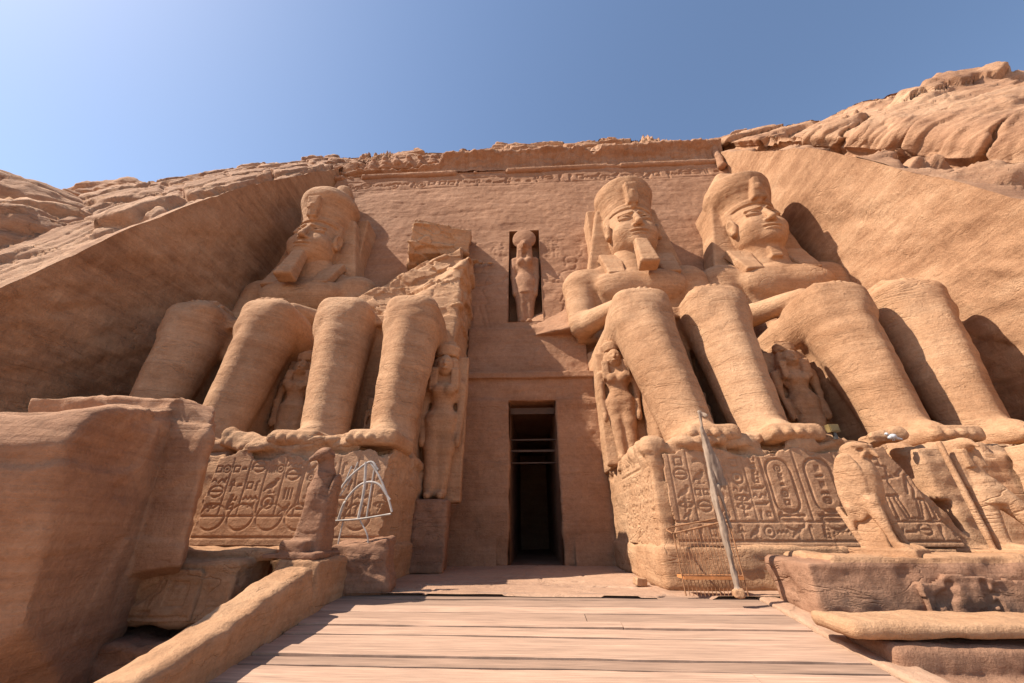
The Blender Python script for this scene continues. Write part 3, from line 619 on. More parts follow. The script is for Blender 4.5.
for i, (o, z_) in enumerate(prof):
    zz = 30.28 + (z_ - 30.28) * ht; t = (z_ - 30.5) / 1.75
    rib = .13 * np.clip(np.sin(xs * 2 * math.pi / .8), -.1, .5) * (0 < t < .95)
    oo = o * ht ** .6 + (.5 * (1 - ht) if o < 0 else 0); Bz = np.stack([xs, 0 * xs + o, zz], 1)
    P.append(np.stack([xs * (1 - .002 * (zz - 30)), BAT * zz + oo + rib + .05 * fbm(Bz, .8, 3, 95) + .07 * fbm(Bz * [.5, 1, 1], .35, 3, 99) + .10 * slabs(Bz / [2.2, 1, .55], 88)[0] + .14 * fbm(Bz, 2.4, 2, 98) * (1.3 - ht), zz + .07 * fbm(Bz, .9, 3, 96) * (i > 3)], 1))
mesh('cornice', np.stack(P, 1).reshape(-1, 3), grid_faces(nx, len(prof)), WALLM, temple)
# eroded row of squatting baboons above the cornice
S = Sculpt()
for i, x in enumerate(np.arange(-14.6, -5.2, 1.15)):
    S.ell('baboon_frieze', (x, 5.15, 32.35), (.46, .42, .62), .15); S.ell('baboon_frieze', (x, 4.95, 33.0), (.27, .3, .27), .15)
S.box('baboon_frieze', (-9.9, 5.6, 32.4), (5.4, .6, .6), .1, .2)
S.emit(.08, WALLM, temple, disp=carve_disp(.12, .6, 97, .05))
S = Sculpt(); S.box('broken_corner', (-17.0, 6.3, 31.6), (1.2, 1.4, 1.1), .2, .1, (8, -12, 0)); S.box('broken_corner', (-15.9, 6.0, 32.3), (1.0, .9, .7), .15, .1, (0, 8, 10)); S.emit(.08, ROCK, temple, disp=lambda V, N: .12 * slabs(V / [.9, .9, .5], 89)[0] + .06 * fbm(V, .6, 3, 90))
S = Sculpt(); S.cap('corner_moulding', (16.55, 4.1, 29.0), (16.75, 4.55, 31.6), .33, .3); S.emit(.06, WALLM, temple, disp=carve_disp(.04, .6, 98))

# ------------------------------------------------------------------ the seated colossi
Z0 = 3.85
def statue_disp(V, N):
    q = V + .25 * fbm(V, 2.2, 2, 110)[:, None]
    return .028 * fbm(V, 1.9, 3, 111) + .014 * layers(V, q[:, 2], .55, 3., 112, .1) + .008 * fbm(V, .35, 3, 113) - .28 * np.maximum(ridged(q * [.2, .2, 1], 2.6, 2, 114) - 1.42, 0) - .06 * np.maximum(fbm(q * [.25, .25, 1], 1.1, 3, 115) - .55, 0)
def face_disp(V, N):
    return .018 * fbm(V, 1.2, 3, 116) + .012 * fbm(V * [.12, .12, 1], .4, 3, 117) + .006 * fbm(V, .25, 2, 118)
def colossus(label, cx, kn, an, yan, head=True, beard=True, crown='round', seed=0, hdx=0., fat=1., arms=(1, 1), group='seated colossi of the temple front'):
    root = thing('colossus', label, 'statue', (cx, -2.5, Z0), group)
    S = Sculpt()
    S.box('throne', (cx, 1.3, (Z0 + 9.2) / 2), (3.25, 3.3, (9.2 - Z0) / 2 + .1), .08, .05)
    S.box('throne', (cx, 2.6, 9.5), (3.3, 1.6, .9), .15, .1)
    if head: S.box('back_pillar', (cx, 3.4, 15.6), (2.25, 1.7, 6.3), .12, .1)
    for i, sg in enumerate((-1, 1)):
        k, a = kn[i], an[i]; leg = 'leg#%d' % i
        S.cap(leg, (k, -3.4, 9.75), (a, yan, Z0 + .55), 1.24 * fat, .78 * fat, .15)
        S.cap(leg, (k, -4.45, 9.4), (a, yan - .52, Z0 + 1.1), .34 * fat, .24, .28)
        S.box(leg, (k, -3.15, 9.95), (1.2 * fat, 1.4, 1.12), .70, .22); S.ell(leg, (k, -4.42, 9.85), (.7, .32, .62), .22)
        S.box(leg, (k * .5 + a * .5, -2.5, 6.4), (.5, 1.2, 2.7), .2, .25)
        S.cap(leg, (cx + sg * 1.85, 1.6, 9.5), (k, -2.6, 9.75), 1.42, 1.25 * fat, .25)
        # foot with five toes
        ft = 'foot#%d' % i
        S.cap(ft, (a, yan + .1, Z0 + .5), (a, yan - .9, Z0 + .34), .72, .46, .3); S.box(ft, (a, yan - .85, Z0 + .2), (.8, .95, .26), .18, .2)
        for t in range(5):
            tx = a + (t - 2) * .33; ln = (.0, .06, .05, -.02, -.12)[t if sg > 0 else t]
            S.cap(ft, (tx, yan - 1.2, Z0 + .26), (tx, yan - 1.74 - ln, Z0 + .17), .17, .15, .02)
    S.box('kilt', (cx, -.7, 9.55), (1.75, 2.2, .95), .2, .25); S.box('kilt', ((kn[0] + kn[1]) / 2, -2.6, 10.25), (.75, .75, .28), .1, .1)
    S.box('kilt', ((kn[0] + kn[1]) / 2, -2.45, 7.4), (.55, .4, 2.2), .05, .1)
    if head:
        S.box('torso', (cx, 1.5, 12.2), (2.0, 1.25, 2.7), .8, .3, taper=(1.0, 1.4)); S.ell('torso', (cx, 1.0, 14.1), (2.85, 1.45, 1.75), .6)
        for sg in (-1, 1):
            S.ell('torso', (cx + sg * 1.25, -.05, 14.15), (1.25, .5, .9), .45); S.ell('torso', (cx + sg * 3.0, 1.3, 14.85), (1.3, 1.25, 1.2), .6)
            S.cap('torso', (cx + sg * 2.7, 1.4, 15.2), (cx + sg * .7, 1.2, 16.3), .6, .75, .6)
        S.box('torso', (cx, -.2, 10.9), (1.75, 1.7, .55), .3, .4)
        for i, sg in enumerate((-1, 1)):
            if not arms[i]: continue
            arm = 'arm#%d' % i; k = kn[i]; hx = k - sg * .1
            S.cap(arm, (cx + sg * 3.35, 1.2, 14.8), (cx + sg * 3.5, .5, 11.9), 1.0, .78, .3)
            S.cap(arm, (cx + sg * 3.5, .5, 11.75), (hx + sg * .25, -2.5, 11.35), .72, .42, .2)
            S.box(arm, (cx + sg * 2.9, 1.6, 12.8), (.9, .7, 1.8), .2, .3)
            S.box(arm + '/hand', (hx, -3.1, 11.24), (.5, .62, .16), .1, .1)
            for t in range(4): S.cap(arm + '/hand', (hx - .36 + t * .24, -3.6, 11.22), (hx - .36 + t * .24, -4.25 + .08 * abs(t - 1.5), 10.98), .12, .105, .02)
            S.cap(arm + '/hand', (hx - sg * .45, -3.0, 11.15), (hx - sg * .66, -3.55, 11.1), .13, .1, .05)
        S.cap('torso', (cx, 1.05, 15.4), (cx, .85, 17.0), 1.12, 1.02, .4)
    else:
        # what is left of the smashed body: a ragged fin rising beside the doorway and blocks clinging to the wall
        S.planes('broken_torso', [((-.47, -.67, .57), (-6.4, -1.5, 12.7)), ((0, -1, .1), (0, -1.7, 11)), ((1, 0, 0), (-3.76, 0, 0)), ((0, 0, -1), (0, 0, 9)), ((0, 1, 0), (0, 4, 0)), ((-.1, -.4, 1), (-4.5, 1.0, 17.3)), ((-1, -.2, .2), (-8.4, 0, 12))], (-8.6, -1.9, 9), (-3.76, 4, 18.2), .2, .2)
        S.planes('broken_torso', [((-.05, -.62, .75), (-9, .9, 12.6)), ((0, -1, .2), (0, -.6, 11)), ((-1, 0, .1), (-10.2, 0, 12)), ((1, 0, 0), (-5.6, 0, 0)), ((0, 0, -1), (0, 0, 9)), ((0, 1, 0), (0, 4, 0)), ((.1, -.1, 1), (-9, 2, 15.6))], (-10.4, -.8, 9), (-5.6, 4, 16.2), .25, .25)
        S.ell('broken_torso', (-9.2, .8, 13.0), (1.2, .9, .45), .15, (30, 0, 20)); S.box('broken_torso', (-7.5, .9, 13.3), (1.0, .8, .4), .15, .15, (25, 12, 10))
        S.planes('torso_remnant', [((-.42, -.60, .68), (-6.9, 1.1, 17.0)), ((0, -.2, 1), (-6, 2.2, 19.6)), ((1, .15, .1), (-4.6, 2, 18)), ((-1, -.1, .3), (-10.0, 1.5, 16)), ((0, 0, -1), (0, 0, 11.5)), ((.1, -.95, .1), (-6, .2, 13)), ((0, 1, 0), (0, 4.4, 0))], (-10.4, .0, 11.5), (-4.3, 4.4, 20.2), .15, .1)
        S.planes('torso_remnant', [((.30, -.92, -.22), (-6.2, 1.25, 19.9)), ((.05, -.15, 1), (-6, 2.2, 20.85)), ((1, .25, -.1), (-4.15, 2, 19.5)), ((-1, -.1, .1), (-8.1, 2.2, 20.)), ((.25, -.2, -1), (-5.6, 1.2, 18.6)), ((0, 1, 0), (0, 4.4, 0))], (-8.4, .4, 17.6), (-3.9, 4.4, 21.3), .1, .06)
        S.cap('torso_remnant', (-4.6, 2.0, 17.8), (-2.5, 2.6, 18.2), .26, .05, .1)
    def bd(V, N):
        d = statue_disp(V, N)
        if not head: 
            w = sstep(10.6, 11.4, V[:, 2]) * sstep(-2.2, -1.2, V[:, 1]); d = d + w * (.07 * fbm(V, 1.3, 4, 120) + .15 * slabs(V / [1.3, 1.3, .7] + .15 * fbm(V, .9, 2, 122)[:, None], 121)[0] - .35 * np.maximum(ridged(V, 1.9, 2, 123) - 1.3, 0))
        return d
    S.emit(.068, SAND, root, disp=bd)
    if head:
        S = Sculpt(); cx = cx + hdx
        S.ell('head', (cx, .75, 18.3), (1.45, 1.42, 1.85), .1); S.ell('head', (cx, .75, 19.25), (1.42, 1.22, 1.3), .3); S.ell('head', (cx, .35, 17.5), (1.24, 1.1, .95), .5); S.ell('head', (cx, -.42, 17.02), (.5, .36, .34), .35)
        S.cap('head', (cx, 1.0, 15.6), (cx, .75, 17.3), 1.08, 1.02, .25)
        for sg in (-1, 1):
            S.ell('head', (cx + sg * .74, -.16, 18.0), (.55, .5, .6), .4)
            S.cap('head', (cx + sg * .2, -.68, 19.2), (cx + sg * .98, -.33, 19.18), .09, .07, .14)
        for sg in (-1, 1): S.ell('head', (cx + sg * .60, -.78, 18.79), (.54, .27, .27), .10, cut=True)
        for sg in (-1, 1):
            S.ell('head', (cx + sg * .60, -.40, 18.77), (.42, .25, .18), .02)
            for q in range(6):
                t0, t1 = -1 + q / 3, -1 + (q + 1) / 3; fz = lambda t: 18.80 + .18 * (1 - t * t); fy = lambda t: -.62 + .11 * (t * sg + .3) ** 2
                S.cap('head', (cx + sg * .6 + .44 * t0, fy(t0), fz(t0)), (cx + sg * .6 + .44 * t1, fy(t1), fz(t1)), .045, .045, .04)
        S.cap('head', (cx, -.58, 19.1), (cx, -1.0, 18.1), .14, .21, .10)
        for sg in (-1, 1): S.ell('head', (cx + sg * .22, -.76, 18.03), (.16, .18, .14), .06)
        S.ell('head', (cx, -.66, 17.63), (.62, .28, .13), .04); S.ell('head', (cx, -.63, 17.38), (.53, .28, .135), .04)
        S.cap('head', (cx - .48, -.82, 17.51), (cx + .48, -.82, 17.51), .035, .035, .04, cut=True)
        for sg in (-1, 1):
            er = 'head/ear#%d' % sg
            S.ell(er, (cx + sg * 1.55, .45, 18.5), (.22, .42, .66), .08, (0, sg * 8, 0)); S.ell(er, (cx + sg * 1.8, .32, 18.6), (.17, .26, .42), .06, cut=True)
            S.ell(er, (cx + sg * 1.62, .38, 18.0), (.14, .2, .18), .06)
        # striped headcloth falling behind the ears to the shoulders, lappets on the chest
        S.box('headcloth', (cx, 1.8, 18.5), (2.1, .8, 2.7), .15, .04, taper=(1.45, .95)); S.box('headcloth', (cx, 1.1, 19.6), (1.6, .7, .5), .25, .2)
        for sg in (-1, 1): S.box('headcloth', (cx + sg * 1.6, .28, 15.75), (.56, .24, 1.2), .08, .1, (-26, 0, 0), taper=(.85, 1.25))
        S.cyl('crown', (cx, .88, 19.78), 1.50, 1.38, .19, .06, .03, taper=(1, 1.03), rot=(-8, 0, 0))
        S.cyl('crown', (cx, 1.05, 21.0), 1.60, 1.52, 1.35, .15, .06, taper=(.93, 1.2))
        if crown == 'round': S.ell('crown', (cx, 1.1, 21.9), (1.90, 1.80, 1.35), .3)
        elif crown == 'knob': S.ell('crown', (cx, 1.0, 22.2), (1.92, 1.85, 1.35), .3); S.cap('crown', (cx - .4, 2.3, 21.8), (cx - .7, 2.9, 26.0), .85, .72, .25)
        else: S.ell('crown', (cx - .15, 1.15, 21.75), (2.05, 1.85, 1.55), .3); S.box('crown', (cx - .2, 1.3, 22.5), (1.45, 1.3, .7), .4, .3, (0, 8, 0))
        uz = 20.75
        S.box('uraeus', (cx, -.66, uz), (.38, .28, .82), .12, .08, (8, 0, 0), taper=(.9, 1.15) if crown != 'flat' else (1.2, .55)); S.cap('uraeus', (cx, -.5, 19.85), (cx, -.85, uz), .2, .2, .1)
        if beard: S.box('beard', (cx, -.86, 15.74), (.46, .36, 1.2), .13, .06, (-15, 0, 0), taper=(1.2, .86), tapery=(1.15, .85))
        else: S.box('beard', (cx, .0, 16.25), (.34, .30, .6), .1, .15, (-6, 0, 0))
        S.emit(.05, SAND, root, disp=lambda V, N: face_disp(V, N) + .03 * fbm(V, .8, 3, 119) * (V[:, 2] > 20.5), lo=(cx - 3.4, -2.3, 13.2), hi=(cx + 3.4, 4.6, 27.2))
    return root
colossus('seated king statue with the long beard, first from the left beside the shaded rock wall', -14.0, (-15.75, -12.2), (-14.85, -11.75), -4.75, crown='knob', hdx=-.3)
colossus('broken seated statue without head or chest, left of the doorway', -7.0, (-8.55, -5.4), (-7.6, -5.1), -4.9, head=False)
colossus('seated king statue with beard and rounded crown, directly right of the doorway', 6.45, (4.85, 8.05), (5.35, 7.75), -4.9, crown='round', hdx=.25, fat=1.06)
colossus('seated king statue with its beard broken off, in front of the sunlit cut wall', 14.7, (13.1, 16.25), (12.7, 15.2), -4.45, beard=False, crown='flat', hdx=-.2, fat=1.06)

# ------------------------------------------------------------------ the two long pedestals
def pedestal(label, x0, x1, inner):
    root = thing('statue_pedestal', label, 'pedestal', ((x0 + x1) / 2, -4, .1)); S = Sculpt()
    S.box('block', ((x0 + x1) / 2, -2.4, 2.35), ((x1 - x0) / 2, 4.15, 1.55), .12, .1)
    S.box('plinth', ((x0 + x1) / 2, -2.4, .55), ((x1 - x0) / 2 + .12, 4.3, .5), .06, .03)
    r2 = np.random.default_rng(int(abs(x0) * 10))
    for i in range(16):
        x = r2.uniform(x0 + .4, x1 - .4); S.ell('block', (x, -6.5 + r2.uniform(-.1, .3), 3.85 + r2.uniform(-.1, .15)), (r2.uniform(.25, .9), r2.uniform(.2, .5), r2.uniform(.15, .4)), .12, (0, r2.uniform(-15, 15), 0), cut=i % 2 == 0)
    return root, S
def pd(V, N):
    up = sstep(2.9, 3.7, V[:, 2]); return .05 * fbm(V, 1.5, 3, 131) + .03 * fbm(V * [.15, .15, 1], .35, 3, 132) + up * (.10 * fbm(V, 1.0, 4, 133) + .12 * slabs(V / [.9, .9, .5] + .1 * fbm(V, .6, 2, 136)[:, None], 137)[0]) + .02 * fbm(V, .3, 3, 134)
pr, S = pedestal('long carved pedestal under the two statues right of the doorway', 3.35, 19.2, 1)
S.planes('block', [((-1, -.3, -.55), (10.75, -6.6, 2.3)), ((0, 0, -1), (0, 0, 1.15)), ((0, 1, 0), (0, -5.4, 0)), ((1, 0, 0), (20, 0, 0)), ((0, 0, 1), (0, 0, 5))], (9.6, -7.2, 1.1), (20, -5.3, 5), .2, .2, cut=True)
for i, (x, z_, w, h_) in enumerate([(11.7, 2.9, .7, .75), (12.9, 2.2, .7, 1.1), (13.6, 3.2, .8, .6), (12.0, 1.6, .8, .6), (14.8, 2.4, .7, 1.3), (16.2, 2.8, .8, .9)]):
    S.box('block', (x, -5.7, z_), (w, .75, h_), .12, .05, (0, 0, 8 * math.sin(i * 3)))
S.emit(.075, SAND, pr, disp=pd)
cv = Canvas(7.35, 2.55, .022)
[cv.column(a_, a_ + .5, .62, 2.45, .06) for a_ in (.25, .75, 1.25)]
cv.column(1.8, 2.3, .62, 2.4, .06); cv.column(2.3, 2.78, .62, 2.4, .06)
cv.cartouche(2.9, 3.55, .8, 2.2, ['sun', 'man', 'loaf', 'sun', 'stool'], .08); cv.glyph('sun', 3.2, 2.42, .34, .06); cv.cartouche(3.95, 4.65, .8, 2.2, ['bars', 'hand', 'bars', 'water', 'basket'], .08); cv.glyph('sun', 4.3, 2.42, .34, .06)
for x in (2.82, 3.75, 4.85): cv.seg((x, .62), (x, 2.5), .04, .06)
cv.glyph('basket', 3.2, .52, .7, .05); cv.glyph('basket', 4.3, .52, .7, .05)
cv.column(4.95, 5.4, .62, 2.35, .06); cv.figure(5.95, .62, 1.8, 1, .06, .06); cv.figure(6.75, .62, 1.5, -1, .06, .06, 'side')
cv.seg((.1, .58), (7.3, .58), .05, .06); cv.seg((.1, .12), (7.3, .12), .05, .06)
x = .2
while x < 7.1: cv.glyph(Canvas.GL[rng.integers(14)], x + .17, .34, .36, .05); x += .36
def ragged(seed, top=2.3, side=None, amp=.2):
    def f(u, v):
        P = np.stack([u, v, 0 * u], 1); n = fbm(P, .8, 4, seed) * amp
        k = (v < top + n) & (u > .05 + np.abs(n) * .4)
        if side: k &= side(u, v, n)
        return k
    return f
sheet('relief_panel', cv, lambda u, v, d: (3.62 + u + 0 * v, -6.64 + d * .5 + 0 * u, 1.06 + v), RELIEF_SHADED, pr, .02, ragged(140, 2.45, lambda u, v, n: u < 7.3 - .42 * np.maximum(v - .1, 0) + n * .5), False, .12)
cv = Canvas(3.7, 2.7, .028)                               # side facing the doorway
cv.seg((0, 2.1), (3.7, 2.1), .06, .06); cv.seg((0, 2.62), (3.7, 2.62), .05, .05)
x = .1
while x < 3.5: cv.glyph(Canvas.GL[rng.integers(14)], x + .22, 2.36, .44, .07); cv.column(x, x + .46, .15, 2.02, .07); x += .46
sheet('relief_panel', cv, lambda u, v, d: (3.31 + d * .7 + 0 * u, -2.7 - u, 1.06 + v), SAND, pr, .02, ragged(141, 2.6), False, .12)
pl, S = pedestal('long carved pedestal under the two statues left of the doorway', -19.2, -4.45, 0)
S.emit(.08, SAND, pl, disp=pd)
cv = Canvas(6.0, 2.6, .022)
for i, x in enumerate(np.arange(.1, 5.3, .56)): cv.column(x, x + .56, .75, 2.35 if i < 8 else 1.9, .06)
cv.D[int(2.94 / .022):int(3.40 / .022)] = 0; cv.cartouche(2.96, 3.42, 1.0, 2.3, ['bird', 'sun', 'reed', 'loaf'], .07)
for x in np.arange(.5, 5.2, .86): cv.ell((x, .72), (.38, .34), .05, ring=.045, cutbelow=None); 
cv.seg((.05, .74), (5.9, .74), .05, .05); cv.seg((.05, .2), (5.9, .2), .05, .05)
sheet('relief_panel', cv, lambda u, v, d: (-9.9 + u + 0 * v, -6.64 + d * .5 + 0 * u, 1.06 + v), RELIEF_SHADED, pl, .02, ragged(142, 2.5, lambda u, v, n: u < 5.6 - np.abs(n)), False, .12)
# ------------------------------------------------------------------ standing figures carved beside and between the legs
def figure(root, H, h, slab=True, crown='modius', kilt=False, wear=.01, seed=200, mat=None, wx=1.):
    """a standing figure facing -y at the origin of root, H tall with its crown"""
    S = Sculpt(); k = H / 5.4; b = np.array(root.location)
    P = lambda x, y, z: (b[0] + x * k * wx, b[1] + y * k, b[2] + z * k)
    R = lambda *r: (r[0] * k * (wx + 1) / 2, r[1] * k, r[2] * k)
    if slab: S.box('back_slab', P(0, .62, 2.45), R(.85, .3, 2.5), .06 * k, .05)
    for sg in (-1, 1):
        S.cap('body', P(sg * .2, .05 - (.0 if sg > 0 else .12), .2), P(sg * .24, .08, 1.55), .19 * k, .27 * k, .12 * k); S.cap('body', P(sg * .24, .08, 1.55), P(sg * .24, .1, 2.45), .27 * k, .36 * k, .15 * k)
        S.cap('body', P(sg * .2, 0, .12), P(sg * .22, -.42, .09), .15 * k, .12 * k, .08 * k)
        S.cap('body', P(sg * .72, .15, 3.72), P(sg * .74, .12, 2.75), .17 * k, .15 * k, .08 * k); S.cap('body', P(sg * .74, .12, 2.75), P(sg * .68, .0, 1.95), .14 * k, .11 * k, .06 * k); S.ell('body', P(sg * .67, -.02, 1.78), R(.12, .16, .22), .06 * k)
        S.ell('body', P(sg * .24, -.22, 3.42), R(.2, .17, .2), .1 * k)
    S.ell('body', P(0, .1, 2.45), R(.50, .36, .55), .12 * k); S.ell('body', P(0, .08, 3.0), R(.36, .28, .5), .2 * k); S.ell('body', P(0, .1, 3.45), R(.5, .32, .5), .18 * k); S.cap('body', P(-.58, .15, 3.75), P(.58, .15, 3.75), .17 * k, .17 * k, .12 * k)
    S.cap('body', P(0, .12, 3.8), P(0, .05, 4.2), .19 * k, .19 * k, .1 * k); S.ell('body', P(0, -.1, 4.36), R(.31, .34, .40), .05 * k)
    S.cap('body', P(0, -.4, 4.45), P(0, -.49, 4.30), .035 * k, .06 * k, .04 * k)
    for sg in (-1, 1): S.ell('body', P(sg * .13, -.42, 4.44), R(.09, .07, .05), .02 * k, cut=True)
    S.ell('body', P(0, -.40, 4.17), R(.12, .08, .045), .02 * k)
    if kilt: S.cyl('body', P(0, .05, 2.2), .42 * k, .34 * k, .55 * k, .06 * k, .05 * k, taper=(1.08, .95))
    if crown == 'modius':
        S.box('wig', P(0, .22, 4.22), R(.50, .34, .56), .2 * k, .03 * k, taper=(1.25, .88))
        for sg in (-1, 1): S.box('wig', P(sg * .43, -.10, 3.82), R(.15, .2, .42), .06 * k, .04 * k)
        S.cyl('crown', P(0, .12, 4.95), .44 * k, .38 * k, .2 * k, .03 * k, .02 * k, taper=(.95, 1.1)); S.box('crown', P(0, .25, 5.25), R(.34, .14, .2), .06 * k, .05 * k)
    elif crown == 'sidelock':
        S.ell('wig', P(0, .1, 4.5), R(.34, .36, .38), .06 * k); S.cap('wig', P(.34, .05, 4.45), P(.42, -.02, 3.7), .13 * k, .09 * k, .06 * k)
    elif crown == 'disc':
        S.box('wig', P(0, .18, 4.15), R(.4, .32, .5), .12 * k, .05 * k, taper=(1.2, .95)); S.cap('body', P(0, -.28, 4.4), P(0, -.5, 4.25), .14 * k, .07 * k, .08 * k)
        for sg in (-1, 1): S.box('wig', P(sg * .32, -.14, 3.75), R(.15, .12, .42), .06 * k, .05 * k)
        S.ell('sun_disc', P(0, .02, 5.02), R(.68, .16, .6), .03 * k)
    return S.emit(h, mat or SAND, root, disp=lambda V, N: wear * 2.5 * fbm(V, .9, 3, seed) + wear * fbm(V, .25, 3, seed + 1))
QG = 'queen statues standing against the thrones'
q = thing('queen_statue', 'tall sunlit queen figure with long wig and crown, right of the dark doorway', 'statue', (3.72, -2.55, 3.86), QG, math.radians(-14)); figure(q, 5.5, .045, seed=201)
q = thing('queen_statue', 'tall shaded queen figure standing left of the dark doorway', 'statue', (-3.95, -2.5, 2.5), QG, math.radians(8)); figure(q, 6.95, .05, seed=205, wx=.85)
S = Sculpt(); S.box('base', (-3.98, -2.35, 1.28), (.62, .95, 1.2), .06, .03); S.emit(.06, REDST, q, disp=carve_disp(.05, 1.0, 208))
q = thing('queen_statue', 'queen figure standing between the two left colossi', 'statue', (-10.55, -2.75, 3.86), QG, math.radians(10)); figure(q, 5.2, .055, seed=209, wear=.02)
q = thing('queen_statue', 'queen figure in deep shadow between the two right colossi', 'statue', (11.15, -2.7, 3.86), QG, math.radians(-8)); figure(q, 5.2, .055, seed=213, wear=.02)
CG = 'small royal children between the legs'
for cx, w, s in ((-13.3, 'small child figure between the legs of the first colossus from the left', 221), (-6.45, 'small child figure between the legs of the broken colossus', 225), (6.5, 'small child figure between the legs of the colossus right of the door', 229), (13.95, 'small child figure between the legs of the colossus by the sunlit rock wall', 233)):
    q = thing('child_statue', w, 'statue', (cx, -3.55, 3.88), CG); figure(q, 2.75, .04, crown='sidelock', seed=s, wear=.015)
q = thing('god_statue', 'falcon headed god with a big sun disc standing in the niche above the door', 'statue', (-.3, 2.8, 13.05)); figure(q, 8.0, .05, slab=False, crown='disc', kilt=True, seed=241, mat=WALLM, wx=.72)

# ------------------------------------------------------------------ falcons and the striding figure on the terrace edge
def falcon(root, H, head=True, lean=0., seed=250, mat=SAND):
    S = Sculpt(); k = H / 2.35; b = np.array(root.location); P = lambda x, y, z: (b[0] + (x + lean * z * .12) * k, b[1] + y * k, b[2] + z * k); R = lambda *r: tuple(v * k for v in r)
    S.cap('body', P(0, .12, .95), P(0, .0, 1.6), .30 * k, .40 * k, .12 * k); S.ell('body', P(0, -.10, 1.45), R(.36, .32, .55), .12 * k); S.cap('body', P(0, .0, 1.65), P(0, -.05, 2.02), .40 * k, .29 * k, .12 * k)
    if head:
        S.ell('body', P(0, -.1, 2.1), R(.31, .37, .235), .05 * k); S.cap('beak', P(0, -.42, 2.12), P(0, -.56, 1.95), .1 * k, .045 * k, .03 * k)
        for sg in (-1, 1):
            S.ell('body', P(sg * .23, -.34, 2.1), R(.08, .11, .06), .02 * k, cut=True); S.cap('body', P(sg * .1, -.44, 2.2), P(sg * .3, -.2, 2.2), .05 * k, .04 * k, .03 * k)
            S.cap('body', P(sg * .2, -.36, 2.02), P(sg * .26, -.22, 1.86), .04 * k, .03 * k, .02 * k)
    else: S.ell('body', P(-.05, -.08, 2.1), R(.27, .28, .22), .08 * k); S.ell('body', P(.28, -.25, 2.2), R(.2, .25, .15), .06 * k, cut=True)
    for i, sg in enumerate((-1, 1)):
        w = 'wing#%d' % i; S.ell(w, P(sg * .33, .14, 1.35), R(.11, .36, .72), .04 * k, (12, sg * 5, 0)); S.cap(w, P(sg * .24, .34, .9), P(sg * .1, .5, .5), .11 * k, .05 * k, .06 * k)
        l = 'leg#%d' % i; S.cap(l, P(sg * .18, -.12, 1.0), P(sg * .23, -.26, .56), .21 * k, .115 * k, .04 * k); S.cap(l, P(sg * .23, -.26, .56), P(sg * .25, -.36, .2), .10 * k, .085 * k, .03 * k)
        for t in (-1, 0, 1): S.cap(l, P(sg * .25, -.36, .2), P(sg * .25 + t * .11, -.66 + abs(t) * .06, .15), .075 * k, .05 * k, .02 * k)
    S.box('tail', P(0, .5, .5), R(.17, .07, .48), .03 * k, .05 * k, (-20, 0, 0)); S.box('body', P(0, .12, .4), R(.10, .28, .4), .06 * k, .04 * k, taper=(1.6, .7))
    S.box('base', P(0, -.05, .05), R(.42, .68, .1), .03 * k, .02 * k)
    S.emit(.025, mat, root, disp=lambda V, N: .010 * fbm(V, .5, 3, seed) + .004 * fbm(V, .12, 3, seed + 1) + .005 * np.clip(np.sin(V[:, 2] * 26 + 2 * V[:, 1]), -.5, 1) * (np.abs(V[:, 0] - b[0] - lean * .12 * (V[:, 2] - b[2])) > .27 * k))
q = thing('falcon_statue', 'complete stone falcon standing on the terrace edge before the right pedestal', 'statue', (7.72, -8.1, .93), None, math.radians(30)); falcon(q, 2.3, True, 1.2, 251); q.scale = (.87, .9, 1.1)
q = thing('worn_statue', 'shaded worn upright statue with knob like head on the left parapet end', 'statue', (-5.42, -8.2, .9)); S = Sculpt(); b = np.array(q.location)
P = lambda x, y, z: (b[0] + x, b[1] + y, b[2] + z)
S.box('body', P(.02, .05, .62), (.34, .36, .62), .12, .05, (0, 2, 0), taper=(1.12, .86)); S.cap('body', P(.03, .05, 1.0), P(.0, .02, 1.75), .30, .25, .15); S.ell('body', P(-.05, -.1, 1.35), (.26, .24, .45), .15)
S.cap('body', P(-.02, .02, 1.75), P(-.04, -.02, 2.1), .21, .19, .1); S.ell('head', P(-.08, -.06, 2.3), (.24, .27, .2), .06); S.cap('head', P(-.2, -.2, 2.28), P(-.3, -.32, 2.16), .1, .06, .05); S.ell('head', P(.2, -.1, 2.42), (.14, .3, .12), .05, cut=True)
S.ell('wing', P(.30, .05, 1.25), (.09, .26, .6), .04, (8, 6, 0)); S.box('body', P(-.12, -.4, .18), (.3, .22, .16), .08, .08)
S.box('base', P(-.12, -.05, .03), (.62, .6, .07), .04, .02)
S.emit(.028, REDST, q, disp=lambda V, N: .022 * fbm(V, .6, 3, 255) + .012 * slabs(V / [.6, .6, .35], 256)[0] + .004 * fbm(V, .12, 3, 257))
q = thing('striding_statue', 'small striding falcon headed figure leaning on a back pillar, right of the complete falcon', 'statue', (10.45, -8.25, 1.0)); S = Sculpt(); b = np.array(q.location)
P = lambda x, y, z: (b[0] + x * .8, b[1] + y, b[2] + z * 1.04)
S.cap('body', P(-.30, .1, .12), P(-.24, .12, .7), .15, .18, .05); S.cap('body', P(-.24, .12, .7), P(-.12, .12, 1.2), .18, .23, .06)
S.cap('body', P(.62, -.32, .12), P(.40, -.16, .68), .15, .18, .05); S.cap('body', P(.40, -.16, .68), P(.12, .06, 1.2), .18, .24, .06)
S.cap('body', P(-.30, .1, .1), P(-.28, -.3, .08), .13, .09, .05); S.cap('body', P(.62, -.32, .1), P(.7, -.68, .08), .13, .09, .05)
S.cyl('body', P(-.0, .1, 1.2), .33, .26, .28, .05, .05, taper=(1.12, .88)); S.ell('body', P(-.03, .12, 1.52), (.23, .2, .3), .1); S.ell('body', P(-.06, .12, 1.84), (.27, .21, .28), .1)
